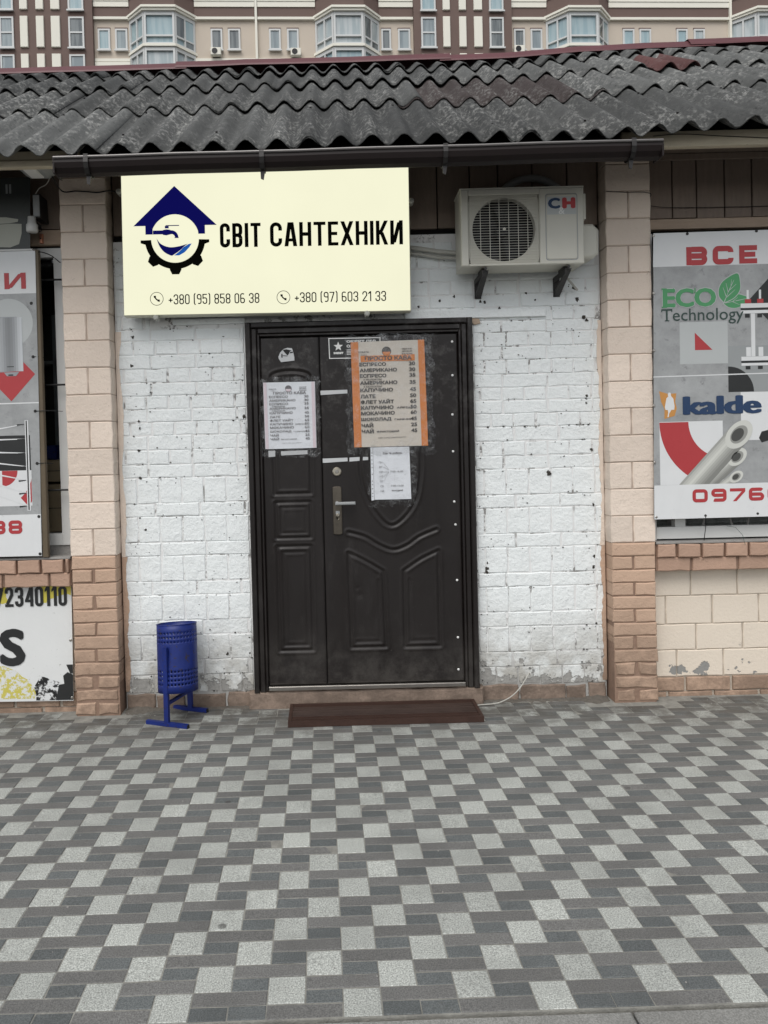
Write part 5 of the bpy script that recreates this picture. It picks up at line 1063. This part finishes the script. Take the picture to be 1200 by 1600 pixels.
for r_, z in prf: V += [(-1.594 + r_ * math.cos(2 * PI * k / 16), 3.985 + r_ * math.sin(2 * PI * k / 16), z) for k in range(16)]
for j in range(4): F += [(j * 16 + (k + 1) % 16, j * 16 + k, j * 16 + 16 + k, j * 16 + 16 + (k + 1) % 16) for k in range(16)]
F += [tuple(range(16)), tuple(range(79, 63, -1))]
MB().add(V, F).build('sensor_body', M['upvc'], sn, True); MB().box(-1.600, -1.588, 3.985, WF - .007, 2.70, 2.712).build('arm', M['darksteel'], sn)
MB().tube([(-1.575, 3.99, 2.70), (-1.548, 3.99, 2.685), (-1.545, 3.99, 2.66), (-1.562, 3.99, 2.652)], .003, 6).build('loop_wire', M['cable'], sn)
jb = thing('junction_box', 'narrow dark cable box above the small white dusk sensor', 'junction box', (-1.572, 4.04, 2.73))
MB().prism_y([(-1.594, 2.735), (-1.551, 2.728), (-1.556, 2.862), (-1.592, 2.862)], 4.0, WF + .011, .004).build('box_body', M['darksteel'], jb); MB().box(-1.590, -1.556, 3.997, 4.0, 2.74, 2.855).build('cover', M['plasticd'], jb)
def cable(label, pts, r, mat): return tag(MB().tube(smooth3(pts), r, 6).build('cable', mat, None, True), label, 'cable')
def smooth3(P, n=6):
    out = []
    for i in range(len(P) - 1):
        p0, p1, p2, p3 = [Vector(P[max(0, min(len(P) - 1, i + q))]) for q in (-1, 0, 1, 2)]
        for k in range(n): t = k / n; out.append(.5 * (2 * p1 + (p2 - p0) * t + (2 * p0 - 5 * p1 + 4 * p2 - p3) * t * t + (3 * p1 - p0 - 3 * p2 + p3) * t ** 3))
    return out + [Vector(P[-1])]
cable('black cable sagging across the top of the pillar beside the lit sign', [(-1.43, 3.86, 2.90), (-1.42, 3.97, 2.862), (-1.36, 4.002, 2.872), (-1.31, 4.003, 2.868), (-1.24, 4.003, 2.862), (-1.17, 4.0, 2.868), (-1.12, 4.03, 2.856)], .0035, M['cable'])
cable('thin pale wire running from the eave lamp to the dark cable box', [(-1.44, 3.86, 2.900), (-1.49, 3.93, 2.885), (-1.545, 3.98, 2.885), (-1.575, 4.0, 2.862)], .0022, M['wcable'])
cable('black cable arching from the poster rail to the pillar by the window', [(-1.60, 4.0, 2.548), (-1.55, 4.0, 2.546), (-1.50, 4.0, 2.525), (-1.455, 4.006, 2.488)], .003, M['cable'])
cable('thin dark wire stapled along the planks above the grey plumbing banner', [(1.52, 4.003, 2.80), (1.62, 4.002, 2.792), (1.76, 4.002, 2.782), (1.80, 4.09, 2.742), (2.2, 4.105, 2.730), (3.2, 4.105, 2.735)], .0018, M['cable'])
cable('thin dark wire sagging along the pale fascia board past the gutter end', [(1.60, 3.60, 2.925), (1.75, 3.596, 2.930), (2.0, 3.596, 2.912), (2.4, 3.596, 2.895), (3.4, 3.596, 2.91)], .0018, M['cable'])
cable('stripped white cable end poking out of the wall foot by the foot grate', [(1.08, 4.105, .142), (1.065, 4.075, .150), (1.02, 4.05, .095), (.96, 4.03, .045), (.88, 4.02, .012), (.79, 4.015, .006), (.765, 4.01, .005)], .0032, M['wcable'])
cs_ = thing('copper_clip', 'small bright copper bracket fixed at the corner of the toilet poster', 'bracket', (-1.585, 4.0, 2.61))
MB().bbox(-1.592, -1.576, 4.075, WF - .0065, 2.617, 2.668, .002).build('strap', M['copper'], cs_); MB().disc_y(-1.584, 2.642, .004, 4.072, 4.076, 8).build('screw', M['cable'], cs_)
# boxes inside the barred window
for lab, x0, x1, z0, z1, y in (('plain brown cardboard box stacked higher inside the barred window', -2.02, -1.56, 1.288, 1.415, 4.205), ('brown cardboard box with barcode label inside the barred window', -2.05, -1.548, 1.0005, 1.275, 4.20)):
    b = thing('cardboard_box', lab, 'box', ((x0 + x1) / 2, y + .15, z0), 'boxes inside the barred window')
    MB().bbox(x0, x1, y, y + .3, z0, z1, .004).build('carton', M['card'], b)
    MB().box(x0 + .002, x1 - .002, y - .0015, y - .0005, (z0 + z1) / 2 - .002, (z0 + z1) / 2 + .002).build('flap_edge', M['cardtape'], b)
    if z0 < 1.1:
        MB().box(-1.705, -1.652, y - .002, y - .0003, 1.035, 1.075).build('label', M['inkw'], b); L = MB()
        for k in range(8): L.flat(R_(-1.698 + .0055 * k, -1.6955 + .0055 * k + .001 * (k % 2), 1.040, 1.070), y - .0026)
        L.build('barcode', M['ink'], b)
sh_ = thing('goods_rack', 'dark shelf of goods standing inside the barred window', 'shelf', (-1.85, 4.55, .9345))
MB().box(-2.3, -1.47, 4.19, 4.80, .9345, 1.0).build('shelf_base', M['cardtape'], sh_); MB().box(-2.3, -1.47, 4.75, 4.80, 1.0005, 2.3).build('back_panel', M['room'], sh_)
MB().box(-1.70, -1.66, 4.50, 4.54, 1.416, 2.3).build('upright', M['plasticd'], sh_); MB().box(-2.3, -1.47, 4.50, 4.74, 2.0, 2.02).build('shelf_board', M['plasticd'], sh_)
bk = tag(MB().bbox(-1.72, -1.60, 4.25, 4.30, 1.4155, 1.50, .008).build('blue_packet', M['blue'], None), 'small dark blue packet on the cardboard boxes behind the window', 'packet')

# ------------------------------------------------------------------ apartment block beyond the roof
TW = .0447; AM = Matrix.Translation((0, 50, 0)) @ Matrix.Rotation(math.atan(TW), 4, 'Z')
au = lambda x: -21.34 + .04161 * x + 1.653e-6 * x * x; az_ = lambda y: 31.55 - .0425 * y
ap = thing('apartment_block', 'tall beige and brown apartment block with white bay windows behind the roof', 'building', (5, 50, 0))
Wd = lambda: MB(AM)
Wd().box(au(-160), au(1360), 0, 16, -.02, 48).build('facade_wall', M['abeige'], ap)
for x0, x1 in ((-130, 147), (645, 797)):
    p = Wd().box(au(x0), au(x1), -.35, -.004, 0, 48).build('brown_bay', M['abrown'], ap)
    for r in range(-1, 3):
        ys_ = 31 + 58 * (r - 0); zt, zb = az_(ys_), az_(ys_ + 48)
        for a, b in ((35, 47), (60, 72), (83, 97)):
            k = (x1 - x0 == 277); dx = 0 if k else 655
            Wd().bbox(au(a + dx + (0 if k else 0)), au(b + dx - (0 if k else 1)), -.47, -.351, zb, zt, .03).build('cream_strip', M['acream'], p)
def window(x0, x1, y0, y1, yd, pane, mull=None, vert=False, parent=ap):
    u0, u1, z0, z1 = au(x0), au(x1), az_(y1), az_(y0); f = Wd(); t = .11
    f.box(u0, u0 + t, yd - .09, yd + .0, z0, z1); f.box(u1 - t, u1, yd - .09, yd, z0, z1); f.box(u0 + t, u1 - t, yd - .09, yd, z1 - t, z1); f.box(u0 + t, u1 - t, yd - .09, yd, z0, z0 + t)
    if mull: zm = z0 + (z1 - z0) * mull; f.box(u0 + t, u1 - t, yd - .085, yd, zm - .05, zm + .05)
    f.box(u0 - .06, u1 + .06, yd - .22, yd - .091, z0 - .10, z0 - .003)
    w = f.build('window', M['aframe'], parent)
    Wd().box(u0 + t, u1 - t, yd - .03, yd - .001, z0 + t, z1 - t).build('pane', M['panes'][pane], w)
    Wd().box(u0 - .02, u1 + .02, yd - .05, yd - .001, z1 + .001, z1 + .10).build('head_shadow', M['abrown'], w)
    return w
for x0, x1, p in ((3, 25, 3), (110, 134, 1), (656, 679, 3), (762, 784, 1)):
    for r in range(-1, 2): window(x0, x1, 32 + 58 * r, 80 + 58 * r, -.351, (p, 3, 0)[r % 3], .5)
for x0, x1, p in ((153, 172, 0), (180, 199, 3), (329, 347, 1), (356, 375, 1), (420, 438, 3), (448, 466, 3), (595, 610, 1), (621, 640, 3), (802, 819, 1), (828, 846, 3), (972, 990, 0), (998, 1016, 0), (1056, 1073, 0), (1083, 1100, 2)):
    for r in (0, 1): window(x0, x1, 46 + 56 * r, 79 + 56 * r, -.004, (p + r) % 4)
def bayw(x0, x1, k):
    u0, u1 = au(x0), au(x1); d = 1.15; sl = (u1 - u0) * .27
    pl_ = lambda g: [(u0 - g, 0), (u0 + sl - g * .4, -d - g), (u1 - sl + g * .4, -d - g), (u1 + g, 0)]
    def slab(za, zb, g, mat, name):
        P = pl_(g); n = 4
        return Wd().add([(x, y, za) for x, y in P] + [(x, y, zb) for x, y in P], [(0, 1, 5, 4), (1, 2, 6, 5), (2, 3, 7, 6), (3, 2, 1, 0), (4, 5, 6, 7), (0, 4, 7, 3)]).build(name, mat, ap)
    slab(az_(27), az_(2), .12, M['abrown'], 'bay_spandrel'); slab(az_(30.5), az_(27.1), .30, M['acream'], 'bay_cornice'); slab(az_(34), az_(30.6), .2, M['acream'], 'bay_cornice')
    slab(az_(1.9), az_(-3), .22, M['acream'], 'bay_cornice'); slab(az_(-3.1), az_(-8), .15, M['acream'], 'bay_cornice'); slab(az_(-56), az_(-8.1), .0, M['panes'][2], 'bay_glazing')
    for r in range(2):
        off = 54 * r; zt, zb = az_(34.2 + off + (12 if 0 else 0)), az_(84 + off)
        slab(zb, zt, -.10, M['panes'][(k + r) % 2 * 2], 'bay_glazing'); slab(az_(88 + off - .2), zb - .002, .16, M['acream'], 'bay_sill')
        P = pl_(0); f = Wd(); zm = zb + (zt - zb) * .27
        for (ax, ay), (bx_, by_), n in ((P[0], P[1], 2), (P[1], P[2], 1), (P[2], P[3], 2)):
            l = math.hypot(bx_ - ax, by_ - ay); tx, ty = (bx_ - ax) / l, (by_ - ay) / l; nx, ny = ty, -tx
            def strip(s0, s1, z0, z1, o=.06):
                V = [(ax + tx * s - nx * .11 * 0 + nx * q * -1 * -1, ay + ty * s + ny * q, z) for z in (z0, z1) for s, q in ((s0, -.09), (s1, -.09), (s1, o), (s0, o))]
                f.add(V, [(0, 1, 2, 3), (7, 6, 5, 4), (0, 4, 5, 1), (1, 5, 6, 2), (2, 6, 7, 3), (3, 7, 4, 0)])
            w_ = .13
            strip(0, w_, zb, zt); strip(l - w_, l, zb, zt); strip(w_, l - w_, zt - .22, zt, .05); strip(w_, l - w_, zb, zb + .12, .05); strip(w_, l - w_, zm - .05, zm + .05, .05)
            for q in range(1, n): strip(l * q / n - .05, l * q / n + .05, zb + .12, zt - .22, .045)
        f.build('bay_frame', M['aframe'], ap)
        if r == 0:
            q = Wd(); (ax, ay), (bx_, by_) = P[2], P[3]
            for s0, s1, za, zb_, m_ in ((.06, .46, .30, .93, 1), (.55, .94, .30, .93, (k % 2) * 2), (.55, .94, .03, .24, 1)):
                q = Wd(); V = [(ax + (bx_ - ax) * s, ay + (by_ - ay) * s - .02, zb + (zt - zb) * z) for s, z in ((s0, za), (s1, za), (s1, zb_), (s0, zb_))]
                q.add(V, [(0, 1, 2, 3)]).build('bay_pane', M['panes'][m_], ap)
for k, (x0, x1) in enumerate(((203, 304), (493, 591), (853, 949), (1140, 1238))): bayw(x0, x1, k)
segs = [(147.5, 202.5), (304.5, 398), (402.5, 492.5), (591.5, 644.5), (797.5, 852.5), (949.5, 1139.5), (1238.5, 1360)]
for x0, x1 in segs:
    a, b = au(x0), au(x1)
    Wd().box(a, b, -.12, -.003, az_(28.5), az_(13)).build('brown_band', M['abrown'], ap)
    for y0, y1, d in ((32.5, 28.6, .2), (12.9, 4.5, .18), (4.2, -4, .22), (97, 92.5, .12), (104, 98, .14)): Wd().box(a, b, -d, -.002, az_(y0), az_(y1)).build('cream_moulding', M['acream'], ap)
for x in (398.5, 1137): Wd().box(au(x), au(x + 3.5), -.25, -.001, 0, 48).build('pilaster', M['acream'], ap)
for x, y, lab in ((329, 79, 'small white air conditioner under the dark pair of facade windows'), (453, 80, 'small white air conditioner on the facade next to the cream pilaster windows'), (800, 76, 'small white air conditioner hung beside the brown facade strip'), (972, 75, 'small white air conditioner under the blue facade window by a bay'), (1060, 74, 'small white air conditioner low on the facade between the two bays')):
    t = thing('facade_air_conditioner', lab, 'air conditioner', tuple(AM @ Vector((au(x + 8), -.3, az_(y + 11)))), 'air conditioners on the apartment facade')
    u0, u1, z0, z1 = au(x), au(x + 16), az_(y + 11.5), az_(y)
    Wd().bbox(u0, u1, -.45, -.10, z0, z1, .03).build('case', M['acream'], t); Wd().disc_y(u0 + .27, (z0 + z1) / 2, .19, -.47, -.455, 20).build('fan_grille', M['fan'], t)
    Wd().box(u0 + .1, u1 - .1, -.10, -.0045, z0, z0 + .05).build('bracket', M['darksteel'], t)
